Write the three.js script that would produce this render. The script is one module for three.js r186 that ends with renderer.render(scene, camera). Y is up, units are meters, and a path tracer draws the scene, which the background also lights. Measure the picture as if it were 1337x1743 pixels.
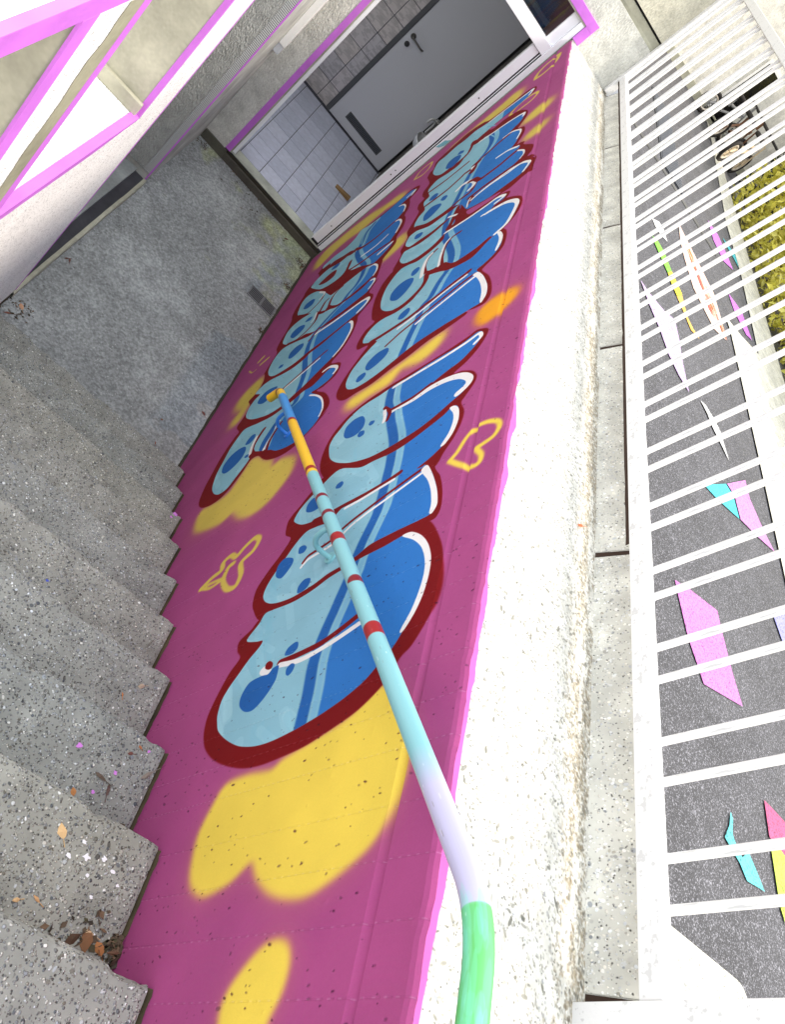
import * as THREE from 'three';
import { RoundedBoxGeometry } from 'three/addons/geometries/RoundedBoxGeometry.js';
import { mergeGeometries } from 'three/addons/utils/BufferGeometryUtils.js';

// ---------------------------------------------------------------- camera, sky, sun, exposure
const scene = new THREE.Scene();
const renderer = new THREE.WebGLRenderer({ antialias: true });
renderer.toneMapping = THREE.LinearToneMapping;
renderer.toneMappingExposure = 1.66;
renderer.shadowMap.enabled = true;
const camera = new THREE.PerspectiveCamera(67.28, 786 / 1024, 0.05, 600);
{
  const m = new THREE.Matrix4().makeBasis(
    new THREE.Vector3(0.65320667, 0.72908604, -0.20433941),
    new THREE.Vector3(-0.63493819, 0.38039922, -0.67242095),
    new THREE.Vector3(-0.41252218, 0.56897274, 0.71140388));
  camera.quaternion.setFromRotationMatrix(m);
  camera.position.set(-0.9057, 3.4789, 3.0521);
}
{ // bright, thinly clouded sky
  const w = 256, h = 128, d = new Float32Array(w * h * 4);
  for (let j = 0; j < h; j++) {
    const el = ((j + 0.5) / h - 0.5) * Math.PI, s = Math.max(0, Math.sin(el));
    for (let i = 0; i < w; i++) {
      const k = (j * w + i) * 4;
      const L = el < 0 ? 0.4 : 0.55 + 1.15 * s;
      d[k] = L * 0.97; d[k + 1] = L; d[k + 2] = L * 1.05; d[k + 3] = 1;
    }
  }
  const t = new THREE.DataTexture(d, w, h, THREE.RGBAFormat, THREE.FloatType);
  t.mapping = THREE.EquirectangularReflectionMapping;
  t.magFilter = THREE.LinearFilter; t.needsUpdate = true;
  scene.background = t; scene.environment = t;
}
const sun = new THREE.DirectionalLight(0xfff1de, 2.6);
sun.position.set(7, 8.6, 3.0);
sun.castShadow = true; sun.shadow.radius = 26;
Object.assign(sun.shadow.camera, { left: -12, right: 12, top: 12, bottom: -12, near: 0.5, far: 60 });
scene.add(sun);

// ---------------------------------------------------------------- measures (metres)
const RISE = 0.194, TREAD = 0.30, WALL_TOP = 2.623, FACADE = -3.05, GROUND = 2.72, LEFT = -1.29;

// ---------------------------------------------------------------- helpers
function rng(a) { return () => { a |= 0; a = a + 0x6D2B79F5 | 0; let t = Math.imul(a ^ a >>> 15, 1 | a); t = t + Math.imul(t ^ t >>> 7, 61 | t) ^ t; return ((t ^ t >>> 14) >>> 0) / 4294967296; }; }
const NP = (() => { const r = rng(7), a = new Float32Array(65536); for (let i = 0; i < 65536; i++) a[i] = r(); return a; })();
function vnoise(x, y, per = 256) {
  const xi = Math.floor(x), yi = Math.floor(y); let fx = x - xi, fy = y - yi;
  fx = fx * fx * (3 - 2 * fx); fy = fy * fy * (3 - 2 * fy);
  const g = (a, b) => NP[(((b % per) + per) % per) * 256 + ((a % per) + per) % per];
  const a = g(xi, yi), b = g(xi + 1, yi), c = g(xi, yi + 1), d = g(xi + 1, yi + 1);
  return a + (b - a) * fx + (c - a + (a - b - c + d) * fx) * fy;
}
function fbm(x, y, o = 4, per = 256) { let s = 0, a = 0.5, n = 0; for (let i = 0; i < o; i++) { s += a * vnoise(x, y, per); n += a; a *= 0.5; x *= 2; y *= 2; per *= 2; if (per > 256) per = 256; } return s / n; }
const clamp = (v, a = 0, b = 1) => Math.min(b, Math.max(a, v));
const smooth = (a, b, v) => { const t = clamp((v - a) / (b - a)); return t * t * (3 - 2 * t); };
function canvas(w, h) { const c = document.createElement('canvas'); c.width = w; c.height = h; return c; }
function ctex(c, srgb = true, wrap = true) {
  const t = new THREE.CanvasTexture(c);
  if (srgb) t.colorSpace = THREE.SRGBColorSpace;
  t.wrapS = t.wrapT = wrap ? THREE.RepeatWrapping : THREE.ClampToEdgeWrapping;
  t.magFilter = THREE.LinearFilter; t.anisotropy = 8;
  return t;
}
function pixTex(w, h, fn, srgb = true, wrap = true) {          // fn(i, j) -> [r, g, b] 0..255
  const c = canvas(w, h), x = c.getContext('2d'), im = x.createImageData(w, h), d = im.data;
  for (let j = 0, k = 0; j < h; j++) for (let i = 0; i < w; i++, k += 4) { const p = fn(i, j); d[k] = p[0]; d[k + 1] = p[1]; d[k + 2] = p[2]; d[k + 3] = 255; }
  x.putImageData(im, 0, 0); return ctex(c, srgb, wrap);
}
function retouch(c, fn) {                                       // fn(i, j, rgb array view) edits in place
  const x = c.getContext('2d'), im = x.getImageData(0, 0, c.width, c.height), d = im.data;
  for (let j = 0, k = 0; j < c.height; j++) for (let i = 0; i < c.width; i++, k += 4) { const f = fn(i, j); d[k] = clamp(d[k] * f, 0, 255); d[k + 1] = clamp(d[k + 1] * f, 0, 255); d[k + 2] = clamp(d[k + 2] * f, 0, 255); }
  x.putImageData(im, 0, 0);
}
const std = (o) => new THREE.MeshStandardMaterial({ roughness: 0.9, metalness: 0, ...o });
const rgb = (r, g, b) => new THREE.Color().setRGB(r / 255, g / 255, b / 255, THREE.SRGBColorSpace);
const used = {};
function numbered(n) { const k = used[n] = (used[n] ?? -1) + 1; return k ? n + '_' + String(k).padStart(3, '0') : n; }
function shade(o) { o.traverse((m) => { if (m.isMesh) { m.castShadow = true; m.receiveShadow = true; } }); return o; }
function mesh(name, geo, mat, parent) { const m = new THREE.Mesh(geo, mat); m.name = name; m.castShadow = m.receiveShadow = true; if (parent) parent.add(m); return m; }
function thing(name, label, category, pos = [0, 0, 0], group) {
  const g = new THREE.Group(); g.name = numbered(name); g.position.set(...pos); g.userData = { label, category }; if (group) g.userData.group = group; scene.add(g); return g;
}
function single(name, geo, mat, label, category, group) { const m = mesh(numbered(name), geo, mat, scene); m.userData = { label, category }; if (group) m.userData.group = group; return m; }
function structure(name, geo, mat) { const m = mesh(numbered(name), geo, mat, scene); m.userData = { kind: 'structure' }; return m; }
function metricUV(geo, s = 1, ox = 0, oy = 0) {                 // uv in metres by the dominant axis of each face
  const g = geo.index ? geo.toNonIndexed() : geo, p = g.attributes.position, n = g.attributes.normal, uv = new Float32Array(p.count * 2);
  for (let i = 0; i < p.count; i++) {
    const ax = Math.abs(n.getX(i)), ay = Math.abs(n.getY(i)), az = Math.abs(n.getZ(i));
    let u, v;
    if (ay >= ax && ay >= az) { u = p.getX(i); v = p.getZ(i); } else if (ax >= az) { u = p.getZ(i); v = p.getY(i); } else { u = p.getX(i); v = p.getY(i); }
    uv[2 * i] = u / s + ox; uv[2 * i + 1] = v / s + oy;
  }
  g.setAttribute('uv', new THREE.BufferAttribute(uv, 2)); return g;
}
function box(x0, x1, y0, y1, z0, z1, bevel = 0, uvScale = 1, ox = 0, oy = 0) {
  const w = x1 - x0, h = y1 - y0, d = z1 - z0;
  const g = bevel ? new RoundedBoxGeometry(w, h, d, 2, Math.min(bevel, w / 2.01, h / 2.01, d / 2.01)) : new THREE.BoxGeometry(w, h, d);
  g.translate((x0 + x1) / 2, (y0 + y1) / 2, (z0 + z1) / 2);
  return metricUV(g, uvScale, ox, oy);
}
// extruded strip: profile points [[x, y], ...] swept along z, uv = (z, running length) in metres
function sweepZ(prof, z0, z1, seg, wob, uvf) {
  const P = [], U = [], I = []; let len = [0];
  for (let k = 1; k < prof.length; k++) len[k] = len[k - 1] + Math.hypot(prof[k][0] - prof[k - 1][0], prof[k][1] - prof[k - 1][1]);
  for (let i = 0; i <= seg; i++) {
    const z = z0 + (z1 - z0) * i / seg;
    for (let k = 0; k < prof.length; k++) {
      const w = wob ? wob(z, k, prof[k]) : [0, 0];
      const x = prof[k][0] + w[0], y = prof[k][1] + w[1];
      P.push(x, y, z); const q = uvf ? uvf(x, y, z, len[k]) : [z, len[k]]; U.push(q[0], q[1]);
    }
  }
  const n = prof.length;
  for (let i = 0; i < seg; i++) for (let k = 0; k < n - 1; k++) { const a = i * n + k, b = a + 1, c = a + n, d = c + 1; I.push(a, c, b, b, c, d); }
  const g = new THREE.BufferGeometry();
  g.setAttribute('position', new THREE.Float32BufferAttribute(P, 3)); g.setAttribute('uv', new THREE.Float32BufferAttribute(U, 2)); g.setIndex(I);
  const f = g.toNonIndexed(); f.computeVertexNormals(); return f;
}
function flat(pts, y, uvs = 1) {                                // polygon [x, z, x, z ...] lying at height y
  const sh = new THREE.Shape(); for (let i = 0; i < pts.length; i += 2) { i ? sh.lineTo(pts[i], -pts[i + 1]) : sh.moveTo(pts[i], -pts[i + 1]); }
  const g = new THREE.ShapeGeometry(sh); g.rotateX(-Math.PI / 2); g.translate(0, y, 0);
  return metricUV(g, uvs);
}

// ---------------------------------------------------------------- surface textures
// exposed-aggregate concrete, one square metre
function aggregate(seed, base, count, light, pits = 1500) {
  const S = 1024, r = rng(seed), c = canvas(S, S), x = c.getContext('2d'), b = canvas(S, S), y = b.getContext('2d');
  x.fillStyle = `rgb(${base},${base},${base - 4})`; x.fillRect(0, 0, S, S); y.fillStyle = 'rgb(110,110,110)'; y.fillRect(0, 0, S, S);
  for (let i = 0; i < count; i++) {
    const px = r() * S, py = r() * S, q = r(), R = q < 0.80 ? 0.9 + r() * 1.5 : q < 0.97 ? 2.0 + r() * 2.0 : 3.4 + r() * 2.6, a = r() * 3.14, e = 0.55 + r() * 0.45;
    let t = r(), v = t < light ? 195 + r() * 60 : t < 0.55 ? base - 62 + r() * 50 : base - 8 + r() * 56; const warm = (r() - 0.5) * 16;
    for (const ox of [0, px < 12 ? S : px > S - 12 ? -S : 0]) {
      x.fillStyle = `rgb(${v + warm | 0},${v + warm * 0.4 | 0},${v - warm * 0.7 | 0})`; x.beginPath(); x.ellipse(px + ox, py, R, R * e, a, 0, 6.3); x.fill();
      const hv = 120 + r() * 100 | 0; y.fillStyle = `rgb(${hv},${hv},${hv})`; y.beginPath(); y.ellipse(px + ox, py, R, R * e, a, 0, 6.3); y.fill();
    }
  }
  for (let i = 0; i < pits; i++) { const v = 40 + r() * 40 | 0; x.fillStyle = `rgba(${v},${v},${v},.75)`; y.fillStyle = 'rgb(20,20,20)'; const px = r() * S, py = r() * S, R = 0.8 + r() * 1.6; x.beginPath(); x.ellipse(px, py, R, R * .7, r() * 3, 0, 6.3); x.fill(); y.beginPath(); y.ellipse(px, py, R, R * .7, 0, 0, 6.3); y.fill(); }
  retouch(c, (i, j) => 0.86 + 0.28 * fbm(i / 64, j / 64, 5, 16));
  return { map: ctex(c), bumpMap: ctex(b, false) };
}
const aggStep = aggregate(11, 152, 21000, 0.13, 900), aggCap = aggregate(23, 206, 16000, 0.34, 2600);
const stepMat = [0, 1, 2].map((k) => std({ ...aggStep, bumpScale: 0.010, roughness: 0.95, color: rgb(...[[238, 240, 236], [232, 236, 234], [241, 242, 236]][k]) }));
const kerbMat = std({ ...aggCap, bumpScale: 0.004, roughness: 0.95, color: rgb(255, 254, 248) });
// rough trowelled plaster
const plasterBump = pixTex(512, 512, (i, j) => { const v = 255 * clamp(0.15 + 0.9 * fbm(i / 6 + 2.5 * fbm(i / 40, j / 40, 2), j / 13, 4, 85) - 0.1); return [v, v, v]; }, false);
const plasterMap = pixTex(512, 512, (i, j) => { const v = 200 + 50 * fbm(i / 50, j / 50, 5, 10) + 40 * (fbm(i / 4, j / 8, 2, 128) - 0.5); return [v, v * 0.995, v * 0.97]; });
function plaster(color, s = 0.6, depth = 0.006) { const m = plasterMap.clone(), b = plasterBump.clone(); m.repeat.set(1 / s, 1 / s); b.repeat.set(1 / s, 1 / s); m.needsUpdate = b.needsUpdate = true; return std({ map: m, bumpMap: b, bumpScale: depth, color, roughness: 0.95 }); }
const facadeMat = plaster(rgb(236, 237, 234));
const smoothConcMap = pixTex(512, 512, (i, j) => { const a = fbm(i / 80, j / 80, 5, 7), b = fbm(i / 5, j / 5, 2, 100); const v = 150 + 85 * a + 14 * (b - 0.5); return [v, v, v * 0.965]; });
const smoothConcBump = pixTex(512, 512, (i, j) => { const v = 120 + 90 * fbm(i / 9, j / 9, 4, 57); return [v, v, v]; }, false);
const concreteMat = std({ map: smoothConcMap, bumpMap: smoothConcBump, bumpScale: 0.002, color: rgb(222, 221, 206) });
const whiteGrain = pixTex(512, 512, (i, j) => { const s = fbm(i / 2.3, j / 2.3, 2, 220); const v = s > 0.70 ? 178 : 238 + 14 * fbm(i / 60, j / 60, 3, 9); return [v, v, v]; });
const grainBump = pixTex(512, 512, (i, j) => { const v = 60 + 150 * fbm(i / 2.6, j / 2.6, 3, 196); return [v, v, v]; }, false);
const whitePlaster = std({ map: whiteGrain, bumpMap: grainBump, bumpScale: 0.002, color: rgb(255, 255, 254) });
const whitePaint = std({ color: rgb(240, 240, 238), roughness: 0.5, bumpMap: grainBump, bumpScale: 0.0006 });
const trimBump = smoothConcBump;
const trimMat = std({ color: rgb(215, 122, 231), roughness: 0.7, bumpMap: trimBump, bumpScale: 0.003, map: pixTex(128, 128, (i, j) => { const v = 226 + 29 * fbm(i / 12, j / 12, 3, 10); return [v, v, v]; }) });
const rustAndGapShade = std({ color: rgb(58, 42, 34), roughness: 1, bumpMap: smoothConcBump, bumpScale: .004, side: THREE.DoubleSide });  // rust brown of the kerb joints, also the painted shade line under the rail
const bareConcrete = concreteMat.clone(); bareConcrete.color = rgb(196, 194, 172); bareConcrete.side = THREE.DoubleSide;
const darkDirt = std({ color: rgb(78, 72, 62), roughness: 1, bumpMap: smoothConcBump, bumpScale: 0.006, map: smoothConcMap });
const gapDirt = std({ color: rgb(98, 87, 66), roughness: 1, bumpMap: smoothConcBump, bumpScale: 0.006, map: smoothConcMap });
const alu = std({ color: rgb(250, 251, 255), roughness: 0.42, metalness: 0.0 });
const darkSeal = std({ color: rgb(28, 28, 30), roughness: 0.7 });

// ---------------------------------------------------------------- the painted retaining wall
const ART=[["y","Y",0.0165,[2.491,1.905,2.45,1.885,2.384,1.868,2.319,1.88,2.268,1.904,2.258,1.982,2.264,2.071,2.244,2.103,2.217,2.197,2.183,2.298,2.126,2.382,2.196,2.453,2.298,2.5,2.366,2.508,2.432,2.492,2.486,2.464,2.522,2.417,2.554,2.357,2.568,2.31,2.565,2.254,2.549,2.2,2.517,2.148,2.482,2.116,2.492,2.096,2.516,2.064,2.531,2.02,2.536,1.981,2.519,1.935]],
["y","Y",0.0136,[2.765,2.174,2.717,2.171,2.671,2.204,2.642,2.239,2.634,2.276,2.645,2.307,2.676,2.325,2.721,2.325,2.765,2.309,2.804,2.306,2.813,2.22]],
["y","y",0.0294,[0.788,0.786,0.686,0.746,0.638,0.761,0.653,0.843,0.642,0.959,0.526,0.996,0.438,1.016,0.46,1.088,0.558,1.196,0.586,1.25,0.657,1.285,0.64,1.33,0.678,1.415,0.718,1.462,0.774,1.483,0.848,1.485,0.908,1.458,0.965,1.415,0.993,1.358,0.988,1.282,0.956,1.212,0.891,1.14,0.871,1.117,0.901,1.054,0.878,0.933,0.845,0.842]],
["y","y",0.0952,[-0.728,0.509,-0.727,0.436,-0.675,0.361,-0.589,0.329,-0.497,0.353,-0.43,0.408,-0.383,0.468,-0.33,0.432,-0.254,0.444,-0.206,0.493,-0.223,0.557,-0.365,0.564,-0.513,0.571,-0.606,0.577]],
["y","Y",0.0412,[0.586,1.72,0.525,1.69,0.498,1.704,0.498,1.774,0.497,1.864,0.484,1.948,0.471,2.03,0.459,2.11,0.442,2.174,0.451,2.222,0.505,2.227,0.545,2.209,0.578,2.164,0.587,2.114,0.559,2.053,0.535,2.005,0.598,1.98,0.607,1.927,0.596,1.836,0.611,1.774]],
["y","O",0.0283,[0.565,2.381,0.494,2.375,0.451,2.417,0.452,2.497,0.485,2.552,0.537,2.57,0.587,2.538,0.619,2.48,0.62,2.421]],
["y","y",0.1166,[-2.658,1.575,-2.807,1.599,-2.83,1.702,-2.826,1.828,-2.822,1.951,-2.818,2.071,-2.841,2.165,-2.788,2.237,-2.691,2.266,-2.585,2.249,-2.562,2.159,-2.598,2.041,-2.635,1.919,-2.7,1.767,-2.702,1.641]],
["y","y",0.1034,[-1.787,2.332,-1.868,2.365,-1.909,2.425,-1.9,2.497,-1.85,2.547,-1.775,2.56,-1.725,2.525,-1.71,2.465,-1.722,2.402]],
["y","y",0.1,[-1.414,2.379,-1.486,2.409,-1.506,2.475,-1.478,2.543,-1.413,2.555,-1.361,2.516,-1.341,2.452]],
["y","y",0.1028,[-2.578,0.215,-2.782,0.166,-2.921,0.23,-2.928,0.393,-2.909,0.582,-2.853,0.777,-2.728,0.982,-2.692,1.114,-2.601,1.216,-2.522,1.242,-2.471,1.193,-2.558,1.032,-2.558,0.91,-2.547,0.769,-2.605,0.599,-2.595,0.448,-2.536,0.358,-2.495,0.295]],
["y","y",0.0685,[-1.287,1.351,-1.359,1.379,-1.442,1.421,-1.474,1.469,-1.434,1.528,-1.364,1.558,-1.252,1.56,-1.211,1.501,-1.187,1.429,-1.173,1.409]],
["s","y",0.0581,[-2.749,2.353,-2.834,2.364,-2.887,2.415,-2.891,2.478,-2.889,2.532,-2.768,2.522,-2.699,2.473,-2.694,2.411,-2.723,2.359]],
["s","y",0.0288,[1.338,1.198,1.303,1.245,1.286,1.296,1.237,1.279,1.219,1.318,1.247,1.364,1.212,1.398,1.188,1.444,1.219,1.484,1.272,1.477,1.308,1.428,1.386,1.469,1.442,1.469,1.434,1.42,1.389,1.37,1.349,1.346,1.293,1.342,1.284,1.367]],
["s","y",0.018,[1.338,1.198,1.365,1.271,1.36,1.317,1.349,1.346,1.339,1.279,1.336,1.228,1.338,1.198]],
["s","Y",0.02,[1.385,2.42,1.362,2.443,1.316,2.465,1.283,2.496,1.287,2.538,1.312,2.577,1.345,2.589,1.379,2.574,1.389,2.536,1.394,2.517,1.436,2.54,1.47,2.537,1.469,2.509,1.427,2.461,1.385,2.42]],
["s","y",0.0112,[-1.078,0.184,-0.993,0.258,-0.99,0.304]],
["s","y",0.0364,[-1.125,0.263,-1.154,0.296]],
["s","y",0.0314,[-1.027,0.334,-1.041,0.403]],
["s","y",0.0223,[-2.769,1.262,-2.885,1.291,-2.889,1.371,-2.85,1.419,-2.732,1.417,-2.694,1.359,-2.769,1.262]],
["s","y",0.0253,[-2.299,2.199,-2.359,2.237,-2.372,2.307,-2.325,2.389,-2.257,2.412,-2.209,2.365,-2.222,2.287,-2.22,2.235,-2.283,2.201]],
["p","R",0,[1.833,1.714,1.879,1.691,1.95,1.677,2.021,1.674,2.082,1.695,2.132,1.732,2.174,1.788,2.208,1.859,2.235,1.945,2.243,2.016,2.239,2.085,2.228,2.169,2.203,2.249,2.178,2.314,2.144,2.363,2.112,2.392,2.067,2.415,2.044,2.441,1.993,2.469,1.943,2.487,1.878,2.491,1.812,2.484,1.743,2.466,1.668,2.431,1.621,2.4,1.593,2.363,1.584,2.296,1.584,2.222,1.588,2.146,1.598,2.068,1.637,1.949,1.648,1.848,1.678,1.789,1.695,1.731,1.725,1.709,1.755,1.668,1.797,1.682]],
["p","R",0,[1.695,1.731,1.63,1.668,1.586,1.643,1.522,1.631,1.454,1.658,1.397,1.692,1.332,1.712,1.289,1.666,1.216,1.643,1.18,1.654,1.148,1.681,1.1,1.714,1.07,1.756,1.043,1.781,1.111,2.129,1.181,2.324,1.223,2.405,1.27,2.401,1.362,2.363,1.436,2.397,1.506,2.419,1.58,2.43,1.619,2.419,1.616,2.389,1.621,2.4,1.588,2.177,1.637,1.949,1.678,1.789]],
["p","R",0,[0.974,1.717,0.883,1.685,0.785,1.68,0.713,1.701,0.653,1.756,0.624,1.849,0.621,1.957,0.631,2.081,0.641,2.231,0.639,2.355,0.631,2.398,0.675,2.452,0.717,2.455,0.779,2.429,0.825,2.387,0.856,2.335,0.876,2.374,0.92,2.424,0.968,2.45,1.01,2.449,1.061,2.421,1.088,2.409,1.15,2.431,1.21,2.431,1.271,2.414,1.323,2.386,1.37,2.365,1.328,2.323,1.284,2.353,1.174,2.218,1.129,2.104,1.102,1.971,1.058,1.847,1.061,1.801,1.061,1.779]],
["p","R",0,[0.377,1.581,0.318,1.566,0.245,1.573,0.168,1.597,0.08,1.636,0.021,1.66,-0.013,1.587,-0.058,1.559,-0.121,1.551,-0.203,1.57,-0.24,1.622,-0.304,1.586,-0.444,1.544,-0.601,1.52,-0.745,1.525,-0.828,1.561,-0.84,1.578,-0.93,1.557,-0.839,1.579,-0.901,1.574,-1.029,1.587,-1.126,1.56,-1.181,1.565,-1.301,1.57,-1.414,1.536,-1.478,1.539,-1.604,1.559,-1.692,1.566,-1.793,1.53,-1.885,1.52,-1.926,1.555,-2.028,1.516,-2.132,1.502,-2.229,1.531,-2.397,1.482,-2.467,1.461,-2.557,1.468,-2.576,1.496,-2.731,1.484,-2.775,1.551,-2.805,1.664,-2.816,1.746,-2.787,1.834,-2.722,1.925,-2.641,1.987,-2.598,2.099,-2.585,2.194,-2.573,2.287,-2.538,2.344,-2.477,2.385,-2.389,2.384,-2.383,2.323,-2.371,2.254,-2.358,2.183,-2.379,2.108,-2.378,2.024,-2.295,2.064,-2.287,2.156,-2.211,2.271,-2.091,2.334,-2.002,2.364,-1.895,2.362,-1.814,2.329,-1.777,2.317,-1.709,2.364,-1.624,2.38,-1.539,2.373,-1.442,2.345,-1.421,2.37,-1.379,2.401,-1.331,2.402,-1.191,2.473,-1.102,2.474,-1.043,2.452,-0.947,2.511,-0.878,2.514,-0.782,2.49,-0.765,2.439,-0.744,2.381,-0.759,2.318,-0.722,2.363,-0.69,2.387,-0.65,2.385,-0.62,2.362,-0.638,2.36,-0.581,2.413,-0.502,2.466,-0.441,2.483,-0.352,2.482,-0.287,2.459,-0.244,2.421,-0.232,2.405,-0.184,2.426,-0.117,2.435,-0.023,2.431,0.03,2.397,0.068,2.344,0.093,2.339,0.191,2.385,0.293,2.414,0.389,2.425,0.438,2.405,0.427,2.355,0.398,2.307,0.427,2.314,0.438,2.22,0.437,2.119,0.458,2.027,0.467,1.929,0.489,1.832,0.475,1.736,0.471,1.671,0.431,1.616]],
["p","M",0,[-0.909,2.086,-0.866,2.175,-0.823,2.268,-0.788,2.321,-0.776,2.274,-0.797,2.186,-0.824,2.116]],
["p","R",0,[0.576,0.688,0.506,0.646,0.382,0.615,0.278,0.608,0.169,0.601,0.068,0.611,-0.019,0.632,-0.054,0.647,-0.122,0.592,-0.168,0.573,-0.244,0.588,-0.35,0.583,-0.448,0.519,-0.48,0.545,-0.513,0.571,-0.628,0.566,-0.749,0.515,-0.751,0.502,-0.858,0.505,-0.988,0.514,-1.097,0.462,-1.202,0.444,-1.341,0.444,-1.508,0.423,-1.629,0.379,-1.774,0.36,-1.944,0.367,-1.999,0.355,-2.074,0.371,-2.129,0.455,-2.304,0.384,-2.366,0.407,-2.38,0.386,-2.421,0.448,-2.389,0.591,-2.446,0.74,-2.513,0.842,-2.491,0.991,-2.481,1.152,-2.503,1.299,-2.423,1.397,-2.323,1.407,-2.252,1.353,-2.148,1.374,-2.014,1.395,-1.913,1.386,-1.814,1.421,-1.654,1.446,-1.525,1.423,-1.465,1.435,-1.379,1.447,-1.258,1.384,-1.211,1.39,-1.029,1.413,-0.919,1.423,-0.926,1.446,-0.802,1.41,-0.702,1.47,-0.621,1.483,-0.535,1.424,-0.508,1.417,-0.434,1.434,-0.295,1.442,-0.177,1.415,-0.096,1.369,-0.03,1.447,0.019,1.479,0.108,1.476,0.144,1.403,0.141,1.357,0.24,1.455,0.349,1.525,0.423,1.547,0.468,1.525,0.45,1.552,0.506,1.517,0.559,1.465,0.603,1.403,0.612,1.347,0.598,1.279,0.558,1.196,0.512,1.14,0.445,1.072,0.438,1.016,0.509,0.995,0.587,0.961,0.643,0.907,0.651,0.833,0.625,0.752]],
["w","1",0,[-2.172,2.063,-2.036,2.086,-1.924,2.089,-1.831,2.068,-1.776,2.033,-1.708,2.001,-1.587,1.978,-1.475,1.963,-1.355,1.951,-1.246,1.938,-1.133,1.927,-1.029,1.924,-0.892,1.936,-0.748,1.966,-0.574,2.024,-0.422,2.07,-0.314,2.088,-0.222,2.086,-0.171,2.063,-0.105,2.043,-0.027,2.027,0.016,1.99,0.135,1.99,0.233,1.977,0.323,1.97,0.392,1.967,0.622,1.987,0.677,1.989,0.776,2.004,0.847,2.032,0.927,2.058,1.01,2.09,1.083,2.115,1.143,2.124,1.219,2.135,1.289,2.141,1.372,2.147,1.448,2.15,1.507,2.139,1.569,2.126,1.644,2.117,1.697,2.116,1.751,2.108,1.811,2.1,1.868,2.091,1.931,2.086,1.987,2.089,2.063,2.106,2.121,2.114,2.165,2.12,2.203,2.128]],
["w","2",0,[-2.42,0.943,-2.307,0.888,-2.132,0.906,-2.023,0.915,-1.931,0.924,-1.688,1.03,-1.442,1.156,-1.26,1.194,-1.145,1.182,-1.087,1.135,-0.988,1.104,-0.935,1.04,-0.868,0.983,-0.817,0.948,-0.709,0.946,-0.575,0.976,-0.414,1.029,-0.277,1.086,-0.169,1.116,-0.042,1.139,0.092,1.173,0.148,1.095,0.272,1.061,0.411,1.08,0.438,1.068]],
["p","F1",0,[2.057,1.74,2.091,1.767,2.131,1.826,2.165,1.898,2.181,1.969,2.182,2.036,2.17,2.116,2.152,2.19,2.127,2.259,2.098,2.312,2.063,2.347,2.028,2.38,1.995,2.398,1.95,2.417,1.897,2.435,1.823,2.439,1.767,2.433,1.715,2.411,1.662,2.372,1.633,2.337,1.627,2.304,1.634,2.236,1.635,2.153,1.645,2.085,1.655,2.024,1.675,1.965,1.686,1.883,1.678,1.789,1.679,1.752,1.714,1.741,1.744,1.719,1.763,1.71,1.776,1.722,1.793,1.773,1.8,1.802,1.823,1.798,1.856,1.77,1.897,1.747,1.937,1.725,1.98,1.714,2.028,1.724]],
["p","F1",0,[1.613,1.716,1.578,1.692,1.531,1.691,1.478,1.71,1.428,1.736,1.377,1.763,1.343,1.798,1.346,1.847,1.356,1.917,1.316,1.966,1.319,2.08,1.31,2.212,1.335,2.299,1.336,2.319,1.396,2.358,1.493,2.397,1.561,2.409,1.59,2.395,1.593,2.349,1.59,2.262,1.593,2.173,1.612,2.13,1.626,2.079,1.632,2.015,1.651,1.955,1.662,1.872,1.655,1.805,1.639,1.755]],
["p","F1",0,[1.244,1.697,1.218,1.681,1.172,1.691,1.13,1.727,1.1,1.768,1.074,1.793,1.053,1.832,1.061,1.874,1.123,1.977,1.133,2.044,1.149,2.139,1.142,2.21,1.124,2.277,1.102,2.341,1.082,2.368,1.088,2.389,1.12,2.405,1.179,2.412,1.237,2.401,1.277,2.377,1.306,2.338,1.321,2.302,1.332,2.259,1.31,2.212,1.311,2.156,1.308,2.061,1.306,1.962,1.305,1.883,1.301,1.815,1.282,1.749]],
["p","F1",0,[0.875,1.726,0.813,1.705,0.763,1.71,0.727,1.734,0.69,1.759,0.657,1.804,0.647,1.857,0.65,1.93,0.646,1.999,0.653,2.087,0.653,2.169,0.659,2.251,0.666,2.329,0.657,2.373,0.652,2.402,0.666,2.424,0.693,2.431,0.728,2.421,0.76,2.397,0.793,2.352,0.805,2.295,0.827,2.224,0.843,2.151,0.843,2.087,0.84,2.037,0.847,2.072,0.853,2.137,0.856,2.216,0.865,2.293,0.889,2.355,0.924,2.404,0.961,2.426,0.992,2.428,1.026,2.401,1.046,2.357,1.071,2.307,1.093,2.241,1.1,2.17,1.101,2.096,1.09,2.007,1.048,1.903,0.988,1.812,0.929,1.755]],
["p","F1",0,[0.332,1.625,0.277,1.61,0.196,1.615,0.129,1.652,0.079,1.695,0.046,1.727,-0.013,1.649,-0.054,1.605,-0.105,1.593,-0.162,1.61,-0.193,1.654,-0.187,1.709,-0.154,1.787,-0.149,1.855,-0.175,1.906,-0.255,1.928,-0.341,1.941,-0.282,2.027,-0.217,2.096,-0.17,2.181,-0.153,2.251,-0.212,2.321,-0.229,2.356,-0.231,2.38,-0.184,2.404,-0.114,2.413,-0.051,2.41,-0.005,2.387,0.025,2.344,0.039,2.304,0.074,2.315,0.159,2.355,0.281,2.392,0.365,2.399,0.407,2.38,0.404,2.336,0.397,2.277,0.387,2.209,0.381,2.134,0.378,2.063,0.387,1.995,0.409,1.92,0.426,1.85,0.43,1.775,0.418,1.708,0.38,1.655]],
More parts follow.
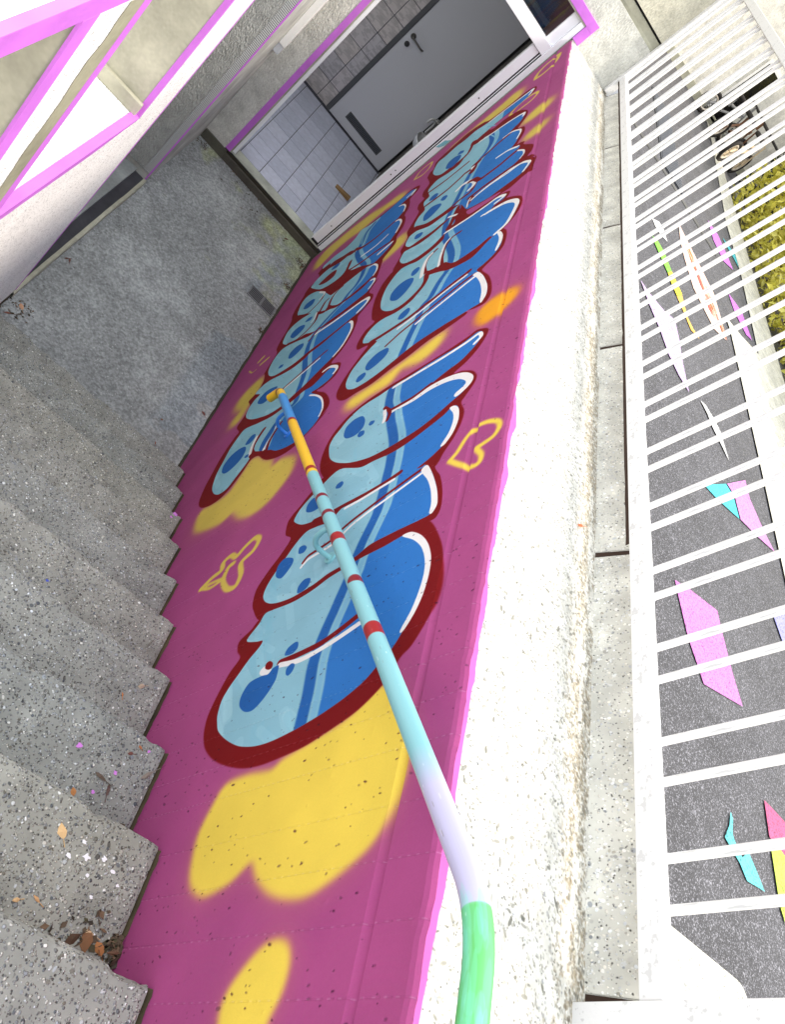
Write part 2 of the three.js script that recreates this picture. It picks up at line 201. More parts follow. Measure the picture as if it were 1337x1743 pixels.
["p","F1",0,[-0.372,1.627,-0.492,1.595,-0.626,1.589,-0.715,1.613,-0.769,1.657,-0.743,1.722,-0.692,1.799,-0.69,1.893,-0.727,1.962,-0.795,1.963,-0.793,2.024,-0.771,2.117,-0.759,2.192,-0.738,2.279,-0.736,2.328,-0.695,2.359,-0.651,2.352,-0.656,2.304,-0.621,2.282,-0.594,2.353,-0.531,2.419,-0.456,2.457,-0.386,2.46,-0.309,2.444,-0.251,2.408,-0.237,2.355,-0.227,2.306,-0.226,2.237,-0.238,2.169,-0.271,2.11,-0.353,2.053,-0.336,2.042,-0.364,2.015,-0.384,1.961,-0.417,1.924,-0.349,1.925,-0.27,1.922,-0.223,1.883,-0.2,1.824,-0.217,1.753,-0.285,1.68]],
["p","F1",0,[-0.915,1.614,-0.97,1.599,-1.045,1.61,-1.031,1.648,-0.981,1.746,-0.975,1.846,-1.003,1.921,-1.032,1.963,-0.982,1.996,-0.873,2.009,-0.854,1.982,-0.806,1.945,-0.758,1.878,-0.761,1.782,-0.803,1.698,-0.854,1.647]],
["p","F1",0,[-1.146,1.596,-1.213,1.582,-1.286,1.592,-1.288,1.637,-1.267,1.669,-1.181,1.767,-1.162,1.856,-1.143,1.942,-1.133,2.0,-1.044,2.016,-1.037,1.97,-1.036,1.898,-1.031,1.817,-1.054,1.72,-1.071,1.647]],
["p","F1",0,[-2.089,1.568,-2.143,1.621,-2.088,1.73,-2.082,1.827,-2.257,1.873,-2.286,1.915,-2.25,1.996,-2.178,2.098,-2.131,2.202,-2.089,2.284,-2.039,2.335,-1.989,2.344,-1.897,2.321,-1.865,2.275,-1.801,2.224,-1.797,2.283,-1.718,2.336,-1.645,2.351,-1.509,2.33,-1.455,2.29,-1.476,2.225,-1.46,2.297,-1.406,2.349,-1.353,2.374,-1.313,2.359,-1.247,2.403,-1.194,2.421,-1.154,2.42,-1.11,2.389,-1.077,2.342,-1.026,2.412,-0.967,2.466,-0.92,2.482,-0.87,2.475,-0.839,2.431,-0.837,2.37,-0.845,2.293,-0.848,2.236,-0.919,2.107,-0.962,2.07,-1.133,2.0,-1.22,1.902,-1.235,1.806,-1.281,1.709,-1.329,1.645,-1.397,1.601,-1.479,1.585,-1.565,1.597,-1.621,1.631,-1.772,1.586,-1.838,1.58,-1.875,1.611,-2.025,1.567]],
["p","F1",0,[-2.432,1.522,-2.527,1.507,-2.666,1.52,-2.665,1.584,-2.689,1.685,-2.662,1.773,-2.673,1.853,-2.635,1.919,-2.598,1.983,-2.55,2.086,-2.516,2.202,-2.504,2.294,-2.511,2.347,-2.463,2.364,-2.394,2.34,-2.371,2.254,-2.38,2.163,-2.39,2.069,-2.377,1.996,-2.37,1.931,-2.341,1.887,-2.218,1.87,-2.178,1.81,-2.197,1.728,-2.216,1.645,-2.306,1.576]],
["p","F2",0,[0.496,0.745,0.431,0.709,0.319,0.674,0.213,0.668,0.103,0.662,0.018,0.683,-0.029,0.716,0.019,0.849,0.059,0.981,0.056,1.078,0.045,1.152,0.024,1.212,0.035,1.284,-0.007,1.342,-0.029,1.374,-0.018,1.415,0.012,1.442,0.071,1.453,0.108,1.427,0.119,1.359,0.116,1.309,0.196,1.383,0.276,1.446,0.365,1.489,0.449,1.508,0.507,1.495,0.551,1.455,0.564,1.393,0.553,1.319,0.522,1.242,0.472,1.177,0.421,1.093,0.372,1.016,0.336,0.984,0.383,0.987,0.42,0.989,0.469,0.973,0.527,0.944,0.583,0.915,0.589,0.857,0.554,0.799]],
["p","F2",0,[-0.244,0.606,-0.332,0.588,-0.393,0.603,-0.428,0.634,-0.495,0.559,-0.545,0.593,-0.545,0.671,-0.488,0.813,-0.461,0.918,-0.471,1.003,-0.5,1.043,-0.5,1.113,-0.52,1.208,-0.538,1.301,-0.539,1.333,-0.507,1.369,-0.428,1.396,-0.31,1.406,-0.231,1.38,-0.169,1.349,-0.135,1.3,-0.096,1.245,-0.053,1.183,-0.024,1.115,0.013,1.033,-0.006,0.914,-0.09,0.755,-0.171,0.656]],
["p","F2",0,[-0.686,0.583,-0.778,0.54,-0.902,0.525,-0.986,0.557,-0.977,0.634,-0.898,0.78,-0.834,0.894,-0.827,0.962,-0.771,1.112,-0.768,1.218,-0.746,1.328,-0.734,1.398,-0.705,1.44,-0.655,1.452,-0.584,1.431,-0.571,1.347,-0.557,1.227,-0.547,1.111,-0.547,1.006,-0.527,0.906,-0.546,0.786,-0.575,0.695,-0.622,0.633]],
["p","F2",0,[-1.106,0.522,-1.183,0.491,-1.293,0.477,-1.348,0.506,-1.36,0.576,-1.326,0.676,-1.281,0.757,-1.178,0.839,-1.09,0.933,-1.039,1.028,-0.99,1.12,-0.974,1.216,-0.98,1.301,-1.019,1.358,-0.982,1.399,-0.915,1.412,-0.833,1.383,-0.826,1.301,-0.819,1.182,-0.834,1.051,-0.837,0.958,-0.883,0.883,-0.941,0.8,-0.956,0.714,-1.014,0.607]],
["p","F2",0,[-1.542,0.474,-1.617,0.447,-1.773,0.418,-1.84,0.458,-1.764,0.58,-1.594,0.724,-1.409,0.848,-1.36,0.897,-1.37,0.982,-1.372,1.078,-1.369,1.165,-1.35,1.226,-1.277,1.313,-1.205,1.353,-1.109,1.373,-1.058,1.337,-1.03,1.258,-1.02,1.164,-1.037,1.066,-1.109,0.983,-1.114,0.923,-1.241,0.793,-1.352,0.665,-1.461,0.532]],
["p","F2",0,[-2.001,0.426,-2.071,0.413,-2.135,0.452,-2.16,0.549,-2.073,0.706,-2.059,0.852,-1.893,0.918,-1.79,0.916,-1.659,0.915,-1.644,0.845,-1.671,0.738,-1.759,0.614]],
["p","F2",0,[-2.336,0.415,-2.398,0.413,-2.421,0.514,-2.389,0.654,-2.446,0.74,-2.547,0.769,-2.491,0.87,-2.459,1.001,-2.46,1.119,-2.481,1.209,-2.471,1.306,-2.402,1.366,-2.348,1.365,-2.326,1.306,-2.305,1.247,-2.221,1.306,-2.139,1.336,-2.044,1.343,-1.975,1.313,-1.863,1.367,-1.764,1.392,-1.64,1.383,-1.539,1.361,-1.475,1.397,-1.423,1.394,-1.354,1.332,-1.338,1.27,-1.489,1.118,-1.587,0.996,-1.674,0.937,-1.79,0.916,-2.012,0.888,-2.138,0.804,-2.186,0.706,-2.257,0.576,-2.244,0.495]],
["s","R",0.0209,[1.922,1.937,1.922,2.006,1.915,2.095,1.894,2.161,1.867,2.222,1.853,2.246]],
["s","W",0.0179,[1.932,1.94,1.945,2.031,1.933,2.117,1.916,2.183,1.896,2.246]],
["p","W",0,[1.935,1.858,1.922,1.856,1.913,1.87,1.93,1.891,1.936,1.911,1.949,1.901,1.949,1.88]],
["p","R",0,[1.922,1.876,1.905,1.871,1.9,1.884,1.913,1.904,1.929,1.908,1.933,1.897]],
["p","B",0,[2.026,1.82,1.991,1.809,1.954,1.823,1.946,1.87,1.949,1.901,1.934,1.914,1.931,1.936,1.946,1.943,1.986,1.948,2.029,1.929,2.059,1.896,2.054,1.857]],
["p","B",0,[1.903,1.949,1.88,1.95,1.868,1.974,1.873,1.99,1.893,1.997,1.908,1.983]],
["p","B",0,[1.976,1.987,1.956,1.981,1.945,1.996,1.955,2.013,1.974,2.013,1.985,2.001]],
["p","W",0,[1.628,2.304,1.628,2.336,1.662,2.379,1.709,2.413,1.769,2.437,1.832,2.444,1.893,2.44,1.942,2.427,1.979,2.409,1.992,2.397,1.981,2.392,1.93,2.412,1.873,2.423,1.817,2.425,1.765,2.415,1.712,2.391,1.667,2.353]],
["p","B",0,[1.509,1.72,1.459,1.706,1.434,1.729,1.456,1.779,1.486,1.792,1.519,1.778,1.535,1.757]],
["p","B",0,[1.653,1.888,1.623,1.881,1.603,1.899,1.613,1.93,1.642,1.934,1.657,1.914]],
["p","B",0,[1.448,1.804,1.416,1.795,1.418,1.82,1.439,1.84,1.457,1.832]],
["s","R",0.0144,[1.343,2.351,1.352,2.29,1.368,2.228,1.385,2.164,1.405,2.1,1.421,2.047,1.441,2.003,1.468,1.974,1.481,1.92,1.49,1.869,1.511,1.853]],
["s","W",0.0123,[1.369,2.314,1.391,2.234,1.408,2.171,1.425,2.106,1.449,2.043,1.493,1.984,1.502,1.928,1.508,1.876,1.531,1.852]],
["s","R",0.0205,[1.298,2.209,1.308,2.155,1.313,2.063,1.309,1.963,1.308,1.884,1.301,1.815]],
["s","W",0.0138,[1.319,2.187,1.324,2.117,1.329,2.046,1.329,1.978]],
["p","W",0,[1.356,2.307,1.341,2.327,1.396,2.358,1.484,2.394,1.557,2.412,1.59,2.401,1.583,2.389,1.542,2.387,1.476,2.37,1.417,2.344]],
["p","W",0,[1.081,2.361,1.082,2.381,1.115,2.404,1.18,2.415,1.24,2.405,1.28,2.381,1.276,2.364,1.226,2.386,1.171,2.392,1.125,2.383]],
["s","W",0.0309,[0.85,2.089,0.86,2.155,0.855,2.231,0.871,2.309,0.904,2.372,0.945,2.411,0.978,2.423,1.001,2.41,1.015,2.382]],
["s","W",0.0173,[0.853,2.045,0.852,2.089]],
["s","W",0.018,[0.658,2.003,0.669,2.14,0.678,2.254,0.678,2.361,0.67,2.412,0.703,2.427,0.726,2.403]],
["s","R",0.0175,[0.785,1.992,0.83,2.028,0.862,2.039,0.896,2.036]],
["s","W",0.017,[0.81,1.999,0.853,2.014,0.893,2.019]],
["s","R",0.0185,[0.833,2.031,0.839,2.086,0.843,2.151,0.827,2.224]],
["p","B",0,[0.804,1.781,0.745,1.774,0.721,1.807,0.734,1.858,0.784,1.89,0.835,1.895,0.859,1.863,0.843,1.813]],
["p","B",0,[0.876,1.88,0.853,1.883,0.865,1.911,0.894,1.919,0.897,1.898]],
["p","B",0,[0.841,1.927,0.824,1.932,0.838,1.957,0.855,1.956,0.857,1.941]],
["p","B",0,[1.169,1.873,1.147,1.873,1.145,1.896,1.165,1.91,1.182,1.901]],
["p","B",0,[1.212,1.74,1.167,1.73,1.147,1.756,1.194,1.806,1.232,1.813,1.235,1.78]],
["s","R",0.0323,[-0.009,2.253,-0.002,2.211,0.003,2.154,0.017,2.083,0.021,2.008,0.037,1.919,0.029,1.821,0.016,1.726,0.003,1.671]],
["s","W",0.0185,[0.016,2.243,0.022,2.173,0.033,2.102,0.051,2.031,0.066,1.958,0.075,1.866]],
["s","R",0.0202,[0.067,2.295,0.072,2.225,0.087,2.156,0.101,2.087,0.115,2.03,0.129,1.973,0.145,1.9,0.181,1.824]],
["s","W",0.0195,[0.099,2.309,0.107,2.259,0.121,2.192,0.136,2.123,0.152,2.054,0.166,1.997]],
["p","W",0,[0.07,2.287,0.074,2.315,0.159,2.355,0.281,2.392,0.365,2.399,0.411,2.384,0.392,2.372,0.309,2.368,0.218,2.348,0.13,2.317]],
["p","B",0,[0.281,1.728,0.232,1.727,0.198,1.773,0.214,1.838,0.255,1.861,0.298,1.85,0.323,1.803,0.323,1.76]],
["p","B",0,[0.349,1.693,0.317,1.698,0.318,1.735,0.35,1.753,0.376,1.742,0.375,1.713]],
["p","B",0,[-0.041,1.834,-0.085,1.839,-0.095,1.881,-0.057,1.905,-0.016,1.898,-0.008,1.868]],
["p","W",0,[-0.232,2.371,-0.222,2.391,-0.158,2.411,-0.091,2.413,-0.026,2.395,-0.041,2.385,-0.098,2.392,-0.158,2.39]],
["s","R",0.0359,[-0.237,2.321,-0.22,2.263,-0.224,2.185,-0.243,2.115,-0.3,2.056,-0.348,2.019,-0.367,1.965,-0.383,1.932,-0.304,1.943,-0.238,1.93,-0.192,1.891,-0.169,1.832,-0.197,1.758]],
["s","R",0.0239,[-0.41,1.915,-0.507,1.887,-0.586,1.886,-0.623,1.908,-0.644,1.937]],
["s","R",0.0209,[-0.326,2.041,-0.449,2.012,-0.586,2.005,-0.65,2.037,-0.642,2.093]],
["s","W",0.0263,[-0.395,1.893,-0.506,1.878,-0.605,1.881,-0.633,1.906]],
["s","W",0.0166,[-0.368,2.007,-0.497,1.995,-0.622,1.997,-0.66,2.02]],
["s","W",0.0214,[-0.815,1.959,-0.767,2.118,-0.749,2.222,-0.738,2.307,-0.687,2.356,-0.678,2.335,-0.678,2.301]],
["s","W",0.0258,[-0.624,2.254,-0.608,2.297,-0.572,2.369,-0.51,2.427,-0.452,2.453,-0.388,2.45,-0.273,2.418,-0.241,2.36]],
["s","W",0.0155,[-0.639,2.224,-0.622,2.261]],
["p","B",0,[-0.409,1.679,-0.479,1.671,-0.526,1.706,-0.521,1.763,-0.468,1.823,-0.402,1.831,-0.34,1.802,-0.317,1.755,-0.363,1.704]],
["p","B",0,[-0.54,1.789,-0.584,1.79,-0.586,1.824,-0.552,1.846,-0.513,1.842,-0.504,1.814]],
["p","B",0,[-1.424,1.663,-1.511,1.656,-1.557,1.7,-1.494,1.777,-1.432,1.804,-1.388,1.782,-1.356,1.736,-1.368,1.689]],
["p","B",0,[-1.161,1.659,-1.205,1.661,-1.18,1.707,-1.141,1.729,-1.105,1.716,-1.122,1.682]],
["p","B",0,[-1.757,1.637,-1.812,1.644,-1.805,1.684,-1.744,1.715,-1.698,1.697]],
["p","B",0,[-1.547,1.775,-1.585,1.785,-1.56,1.817,-1.513,1.835,-1.484,1.815]],
["s","R",0.0301,[-1.392,1.602,-1.276,1.711,-1.231,1.807,-1.216,1.903,-1.229,1.991,-1.223,2.056,-1.315,2.077,-1.371,2.08]],
["s","W",0.034,[-1.48,1.915,-1.496,1.96,-1.451,2.018,-1.364,2.063,-1.305,2.062,-1.288,2.037]],
["p","R",0,[-0.856,1.951,-0.937,1.966,-1.118,1.979,-1.11,2.004,-0.997,2.017,-0.914,2.001,-0.834,1.986]],
["s","W",0.018,[-1.057,1.934,-0.987,2.003]],
["p","R",0,[-1.001,2.074,-1.105,2.068,-1.109,2.091,-1.062,2.11,-1.028,2.097]],
["s","W",0.0112,[-0.977,2.075,-1.057,2.069,-1.115,2.082]],
["s","W",0.0235,[-1.05,2.093,-1.07,2.173,-1.064,2.249,-1.059,2.323,-1.022,2.398]],
["s","R",0.052,[-1.808,2.257,-1.802,2.183,-1.782,2.109,-1.762,2.035,-1.749,1.994]],
["s","R",0.0385,[-1.316,2.381,-1.312,2.322,-1.298,2.248,-1.307,2.169,-1.326,2.103,-1.414,2.057,-1.451,2.009]],
["s","R",0.0446,[-1.006,2.476,-1.068,2.393,-1.084,2.32,-1.101,2.244,-1.118,2.166,-1.118,2.097,-1.121,2.065]],
["s","R",0.0312,[-2.324,1.89,-2.186,1.875,-2.146,1.816,-2.158,1.726,-2.177,1.643,-2.334,1.528]],
["s","R",0.0355,[-1.734,2.039,-1.702,1.993,-1.72,1.929,-1.704,1.905,-1.672,1.813,-1.678,1.729,-1.703,1.621]],
["s","R",0.0295,[-1.938,1.918,-1.942,1.825,-1.946,1.73,-1.99,1.585]],
["p","R",0,[-2.316,1.877,-2.41,1.876,-2.342,1.945,-2.255,2.005,-2.243,1.96]],
["p","W",0,[-1.708,1.979,-1.732,1.992,-1.696,2.028,-1.659,2.017,-1.635,2.004]],
["p","R",0,[-1.643,1.972,-1.713,2.008,-1.724,2.024,-1.653,2.031,-1.595,2.011]],
["s","W",0.0191,[-1.058,2.115,-1.06,2.22,-1.026,2.334,-1.015,2.413,-0.951,2.467,-0.911,2.474,-0.85,2.447]],
["s","W",0.0121,[-1.304,2.364,-1.223,2.409,-1.157,2.418,-1.117,2.399]],
["s","W",0.0182,[-1.498,2.198,-1.462,2.282,-1.38,2.36]],
["s","W",0.0139,[-1.832,2.204,-1.813,2.264,-1.713,2.336,-1.642,2.347,-1.564,2.332]],
["s","W",0.0208,[-2.243,1.96,-2.183,2.079,-2.131,2.202,-2.045,2.326,-1.981,2.333]],
["s","W",0.0234,[-2.586,1.995,-2.562,2.103,-2.516,2.256,-2.477,2.358,-2.41,2.338]],
["p","B",0,[-2.271,1.669,-2.389,1.671,-2.39,1.731,-2.3,1.797,-2.205,1.795,-2.17,1.743]],
["p","B",0,[-2.385,1.752,-2.432,1.764,-2.366,1.81,-2.325,1.807]],
["s","Q",0.0121,[-2.486,1.99,-2.34,2.076]],
["s","Q",0.01,[-2.172,2.063,-2.022,2.115,-1.911,2.117,-1.838,2.101]],
["s","R",0.0316,[0.383,0.987,0.298,0.955,0.225,0.957,0.161,0.973]],
["s","R",0.0299,[0.39,0.991,0.418,1.057,0.449,1.124]],
["s","R",0.0212,[0.449,1.134,0.376,1.117,0.298,1.12,0.228,1.138]],
["s","W",0.0191,[0.416,1.099,0.336,1.086,0.253,1.094,0.192,1.104]],
["s","W",0.0236,[0.359,0.965,0.278,0.94,0.199,0.934]],
["p","B",0,[0.386,1.049,0.309,1.036,0.239,1.052,0.196,1.084,0.264,1.1,0.348,1.09,0.407,1.086]],
["p","B",0,[0.35,0.735,0.276,0.705,0.216,0.728,0.198,0.785,0.218,0.848,0.266,0.883,0.334,0.889,0.381,0.851,0.392,0.793]],
["p","B",0,[0.2,0.842,0.16,0.839,0.133,0.862,0.15,0.899,0.193,0.913,0.22,0.89]],
["p","B",0,[0.361,0.922,0.34,0.923,0.35,0.951,0.375,0.956]],
["s","W",0.0198,[-0.057,1.326,-0.055,1.373,-0.001,1.438,0.04,1.457,0.063,1.446]],
["s","W",0.0113,[0.137,1.306,0.192,1.373,0.265,1.436,0.336,1.476,0.409,1.501,0.456,1.5]],
["s","R",0.0194,[-0.332,1.243,-0.314,1.171,-0.276,1.053,-0.236,0.932]],
["s","W",0.0166,[-0.292,1.201,-0.26,1.094,-0.228,0.953]],
["s","W",0.0186,[-0.527,1.35,-0.488,1.379,-0.394,1.408,-0.289,1.406,-0.215,1.386,-0.174,1.355]],
["p","B",0,[-0.297,0.682,-0.362,0.668,-0.396,0.717,-0.361,0.809,-0.323,0.841,-0.249,0.819,-0.233,0.763]],
["s","W",0.025,[-0.78,0.972,-0.751,1.12,-0.738,1.246,-0.735,1.348,-0.711,1.422,-0.666,1.445,-0.626,1.426,-0.594,1.387]],
["s","R",0.0252,[-0.837,0.977,-0.796,0.957,-0.75,0.929]],
["p","B",0,[-0.712,0.756,-0.786,0.742,-0.816,0.786,-0.783,0.859,-0.72,0.886,-0.675,0.859,-0.665,0.806]],
["p","B",0,[-0.654,0.691,-0.685,0.696,-0.658,0.738,-0.63,0.736]],
["p","B",0,[-1.131,0.584,-1.192,0.577,-1.212,0.631,-1.155,0.713,-1.092,0.735,-1.053,0.701,-1.05,0.652]],
["p","B",0,[-1.207,0.695,-1.236,0.714,-1.207,0.767,-1.16,0.766]],
["s","R",0.024,[-1.188,0.83,-1.067,0.855,-1.006,0.831,-0.975,0.785,-0.963,0.711,-1.018,0.604]],
["s","W",0.016,[-1.216,0.803,-1.133,0.818,-1.093,0.804]],
["s","R",0.0261,[-1.166,0.844,-1.213,0.845,-1.31,0.846,-1.326,0.87]],
["s","R",0.03,[-1.166,0.844,-1.102,0.928,-1.141,0.942,-1.075,0.996,-1.014,1.075,-0.998,1.172,-1.009,1.266]],
["s","R",0.0244,[-1.141,0.942,-1.266,0.923,-1.343,0.943,-1.36,0.991]],
["s","R",0.0227,[-1.532,0.754,-1.445,0.752,-1.393,0.7,-1.38,0.632,-1.5,0.493]],
["s","W",0.0181,[-1.677,0.648,-1.56,0.743,-1.51,0.747,-1.493,0.722]],
["p","B",0,[-1.574,0.521,-1.646,0.518,-1.637,0.588,-1.579,0.639,-1.509,0.641,-1.509,0.588]],
["s","W",0.0162,[-1.001,1.359,-0.977,1.395,-0.93,1.405,-0.87,1.384]],
["p","R",0,[-1.924,0.537,-1.962,0.595,-1.97,0.663,-1.922,0.727,-1.811,0.744,-1.801,0.678,-1.853,0.596]],
["p","R",0,[-2.29,0.378,-2.319,0.422,-2.299,0.517,-2.223,0.524,-2.221,0.461]],
["p","B",0,[-2.054,0.621,-2.106,0.643,-2.058,0.712,-1.997,0.704]],
["s","R",0.045,[-2.085,0.863,-1.986,0.954,-1.936,1.084,-1.943,1.192,-1.964,1.32]],
["s","R",0.0306,[-1.643,0.939,-1.587,1.086,-1.563,1.226,-1.515,1.367]],
["s","R",0.0321,[-2.041,0.878,-2.049,0.836,-2.156,0.717,-2.19,0.653]],
["s","R",0.042,[-1.845,0.897,-1.706,0.912,-1.638,0.884,-1.623,0.814,-1.629,0.725]],
["s","W",0.02,[-1.74,1.036,-1.712,1.18,-1.748,1.28]],
["s","W",0.0315,[-1.458,1.283,-1.468,1.339,-1.476,1.391]],
["s","W",0.0136,[-2.297,1.235,-2.239,1.292,-2.138,1.335,-2.044,1.343]],
["s","W",0.0161,[-1.943,1.299,-1.896,1.347,-1.785,1.388,-1.64,1.383]],
["s","W",0.0146,[-1.308,1.246,-1.294,1.292,-1.213,1.345,-1.124,1.367,-1.064,1.359]],
["s","W",0.0223,[-2.372,1.294,-2.394,1.365,-2.335,1.345]],
["s","Q",0.0172,[-2.431,0.899,-2.302,0.88,-2.102,0.916]]];
const PAINT = { M: [166, 75, 128], R: [118, 8, 14], W: [232, 230, 228], B: [34, 96, 168], L: [138, 188, 204], D: [46, 116, 190], Q: [112, 172, 206], Y: [234, 206, 82], y: [214, 190, 88], O: [234, 160, 36] };
const pc = (k, a = 1) => `rgba(${PAINT[k].join(',')},${a})`;
function curve(ctx, pts, closed) {
  const n = pts.length, g = (i) => closed ? pts[(i + n) % n] : pts[clamp(i, 0, n - 1)];
  ctx.moveTo(pts[0][0], pts[0][1]);
  for (let i = 0; i < (closed ? n : n - 1); i++) {
    const a = g(i - 1), b = g(i), c = g(i + 1), d = g(i + 2), k = 1 / 6.5;
    ctx.bezierCurveTo(b[0] + (c[0] - a[0]) * k, b[1] + (c[1] - a[1]) * k, c[0] - (d[0] - b[0]) * k, c[1] - (d[1] - b[1]) * k, c[0], c[1]);
  }
  if (closed) ctx.closePath();
}
const MH = 2.64, MW = 3.05;
function muralCanvas(z0, seed) {
  const W = 2048, S = W / MW, H = Math.round(MH * S), c = canvas(W, H), x = c.getContext('2d'), r = rng(seed);
  const T = (a) => { const o = []; for (let i = 0; i < a.length; i += 2) o.push([(a[i] - z0) * S, (MH - a[i + 1]) * S]); return o; };
  x.fillStyle = pc('M'); x.fillRect(0, 0, W, H);
  for (let i = 0; i < 260; i++) { const k = r() < 0.5 ? [150, 60, 118] : [172, 80, 132]; const px = r() * W, py = r() * H, R = 30 + r() * 120; const g = x.createRadialGradient(px, py, 0, px, py, R); g.addColorStop(0, `rgba(${k},.16)`); g.addColorStop(1, `rgba(${k},0)`); x.fillStyle = g; x.fillRect(px - R, py - R, 2 * R, 2 * R); }
  const waves = {}; for (const a of ART) if (a[0] === 'w') waves[a[1]] = T(a[3]);
  x.lineJoin = x.lineCap = 'round';
  for (const [kind, col, w, raw] of ART) {
    if (kind === 'w') continue;
    const p = T(raw);
    if (kind === 'y') {
      const e = Math.min(w, 0.05) * S;
      x.save(); x.filter = `blur(${(e * 0.5).toFixed(1)}px)`; x.fillStyle = pc(col); x.beginPath(); curve(x, p, true); x.fill(); x.restore();
      x.save(); x.filter = `blur(${(e * 2).toFixed(1)}px)`; x.fillStyle = pc(col, 0.22); x.beginPath(); curve(x, p, true); x.fill(); x.restore();
    } else if (kind === 's') {
      x.save(); if (col === 'y' || col === 'Y') x.filter = 'blur(2px)';
      x.strokeStyle = pc(col); x.lineWidth = Math.min(w, 0.035) * S; x.beginPath(); curve(x, p, false); x.stroke(); x.restore();
    } else if (col[0] === 'F') {
      const wv = waves[col[1]];
      x.save(); x.beginPath(); curve(x, p, true); x.clip();
      x.fillStyle = pc('L'); x.fillRect(0, 0, W, H);
      for (let i = 0; i < 60; i++) { x.strokeStyle = `rgba(${r() < .5 ? '125,186,208' : '172,216,228'},.25)`; x.lineWidth = 8 + r() * 20; const a = p[r() * p.length | 0]; x.beginPath(); x.moveTo(a[0] - 60 + r() * 60, a[1] + r() * 60); x.lineTo(a[0] + r() * 90, a[1] - 60 + r() * 40); x.stroke(); }
      x.fillStyle = pc('D'); x.beginPath(); x.filter = 'blur(1.6px)'; const up = wv.map(([a, b]) => [a, b - 0.062 * S]); curve(x, up, false); x.lineTo(up[up.length - 1][0] + 400, up[up.length - 1][1]); x.lineTo(up[up.length - 1][0] + 400, -900); x.lineTo(up[0][0] - 500, -900); x.lineTo(up[0][0] - 500, up[0][1]); x.fill();
      x.strokeStyle = pc('B'); x.lineWidth = 0.042 * S; x.beginPath(); curve(x, wv.map(([a, b]) => [a, b - 0.006 * S]), false); x.stroke();
      x.strokeStyle = pc('Q', .6); x.lineWidth = 0.02 * S; x.beginPath(); curve(x, wv.map(([a, b]) => [a, b - 0.045 * S]), false); x.stroke();
      x.restore();
    } else {
      x.save(); if (col === 'R' && raw.length > 60) { x.filter = 'blur(1.2px)'; }
      x.fillStyle = pc(col); x.beginPath(); curve(x, p, true); x.fill(); x.restore();
    }
  }
  { x.fillStyle = 'rgb(128,122,108)'; x.beginPath(); const zx = (-3.05 - z0) * S; x.moveTo(zx - 40, 0); for (let j = 0; j <= H; j += 4) x.lineTo(zx + (0.022 + 0.030 * fbm(j / 22, 8, 5)) * S, j); x.lineTo(zx - 40, H); x.fill(); }
  // relief: board seams of the formwork, air holes, lumps under the paint
  const b = canvas(W, H), y = b.getContext('2d'); y.fillStyle = 'rgb(150,150,150)'; y.fillRect(0, 0, W, H);
  for (let z = Math.ceil((z0 - 0.1) / 0.105) * 0.105; z < z0 + MW; z += 0.105) {
    const px = (z + (r() - 0.5) * 0.02 - z0) * S; y.strokeStyle = r() < 0.6 ? 'rgb(235,235,235)' : 'rgb(60,60,60)'; y.lineWidth = 1.8; y.setLineDash([3 + r() * 40, 2 + r() * 9, 20 + r() * 60, 4]); y.beginPath(); y.moveTo(px, 0); y.lineTo(px + (r() - 0.5) * 6, H); y.stroke();
    x.setLineDash([2 + r() * 4, 5 + r() * 14]); x.strokeStyle = 'rgba(255,240,250,.20)'; x.lineWidth = 1.2; x.beginPath(); x.moveTo(px, 0); x.lineTo(px, H); x.stroke();
  }
  y.setLineDash([]); x.setLineDash([]);
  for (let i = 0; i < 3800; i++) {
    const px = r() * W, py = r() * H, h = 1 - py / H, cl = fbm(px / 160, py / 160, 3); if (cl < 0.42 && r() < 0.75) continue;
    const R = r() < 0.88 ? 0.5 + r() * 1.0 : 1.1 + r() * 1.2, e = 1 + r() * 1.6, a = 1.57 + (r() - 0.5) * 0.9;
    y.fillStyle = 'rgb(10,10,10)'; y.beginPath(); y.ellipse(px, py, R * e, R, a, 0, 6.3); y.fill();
    x.fillStyle = r() < 0.5 ? 'rgba(52,12,40,.6)' : 'rgba(70,40,60,.4)'; x.beginPath(); x.ellipse(px, py, R * e * .8, R * .8, a, 0, 6.3); x.fill();  // air holes: bare of paint, their shade darkened into the colour
  }
  for (let i = 0; i < 900; i++) { const px = r() * W, py = r() * H, R = 2 + r() * 7; if (py > .12 * H && r() < .5) continue; const g = y.createRadialGradient(px, py, 0, px, py, R); g.addColorStop(0, 'rgba(240,240,240,.8)'); g.addColorStop(1, 'rgba(230,230,230,0)'); y.fillStyle = g; y.fillRect(px - R, py - R, 2 * R, 2 * R); }
  retouch(b, (i, j) => 0.93 + 0.14 * fbm(i / 7, j / 7, 3));
  retouch(c, (i, j) => 0.95 + 0.08 * fbm(i / 90, j / 90, 3) + 0.025 * (NP[(i * 7 + j * 131) & 65535] - 0.5));
  return { map: ctex(c, true, false), bumpMap: ctex(b, false, false) };
}
const paintBack = std({ color: rgb(164, 70, 126), bumpMap: smoothConcBump, bumpScale: 0.002, roughness: 0.62 });
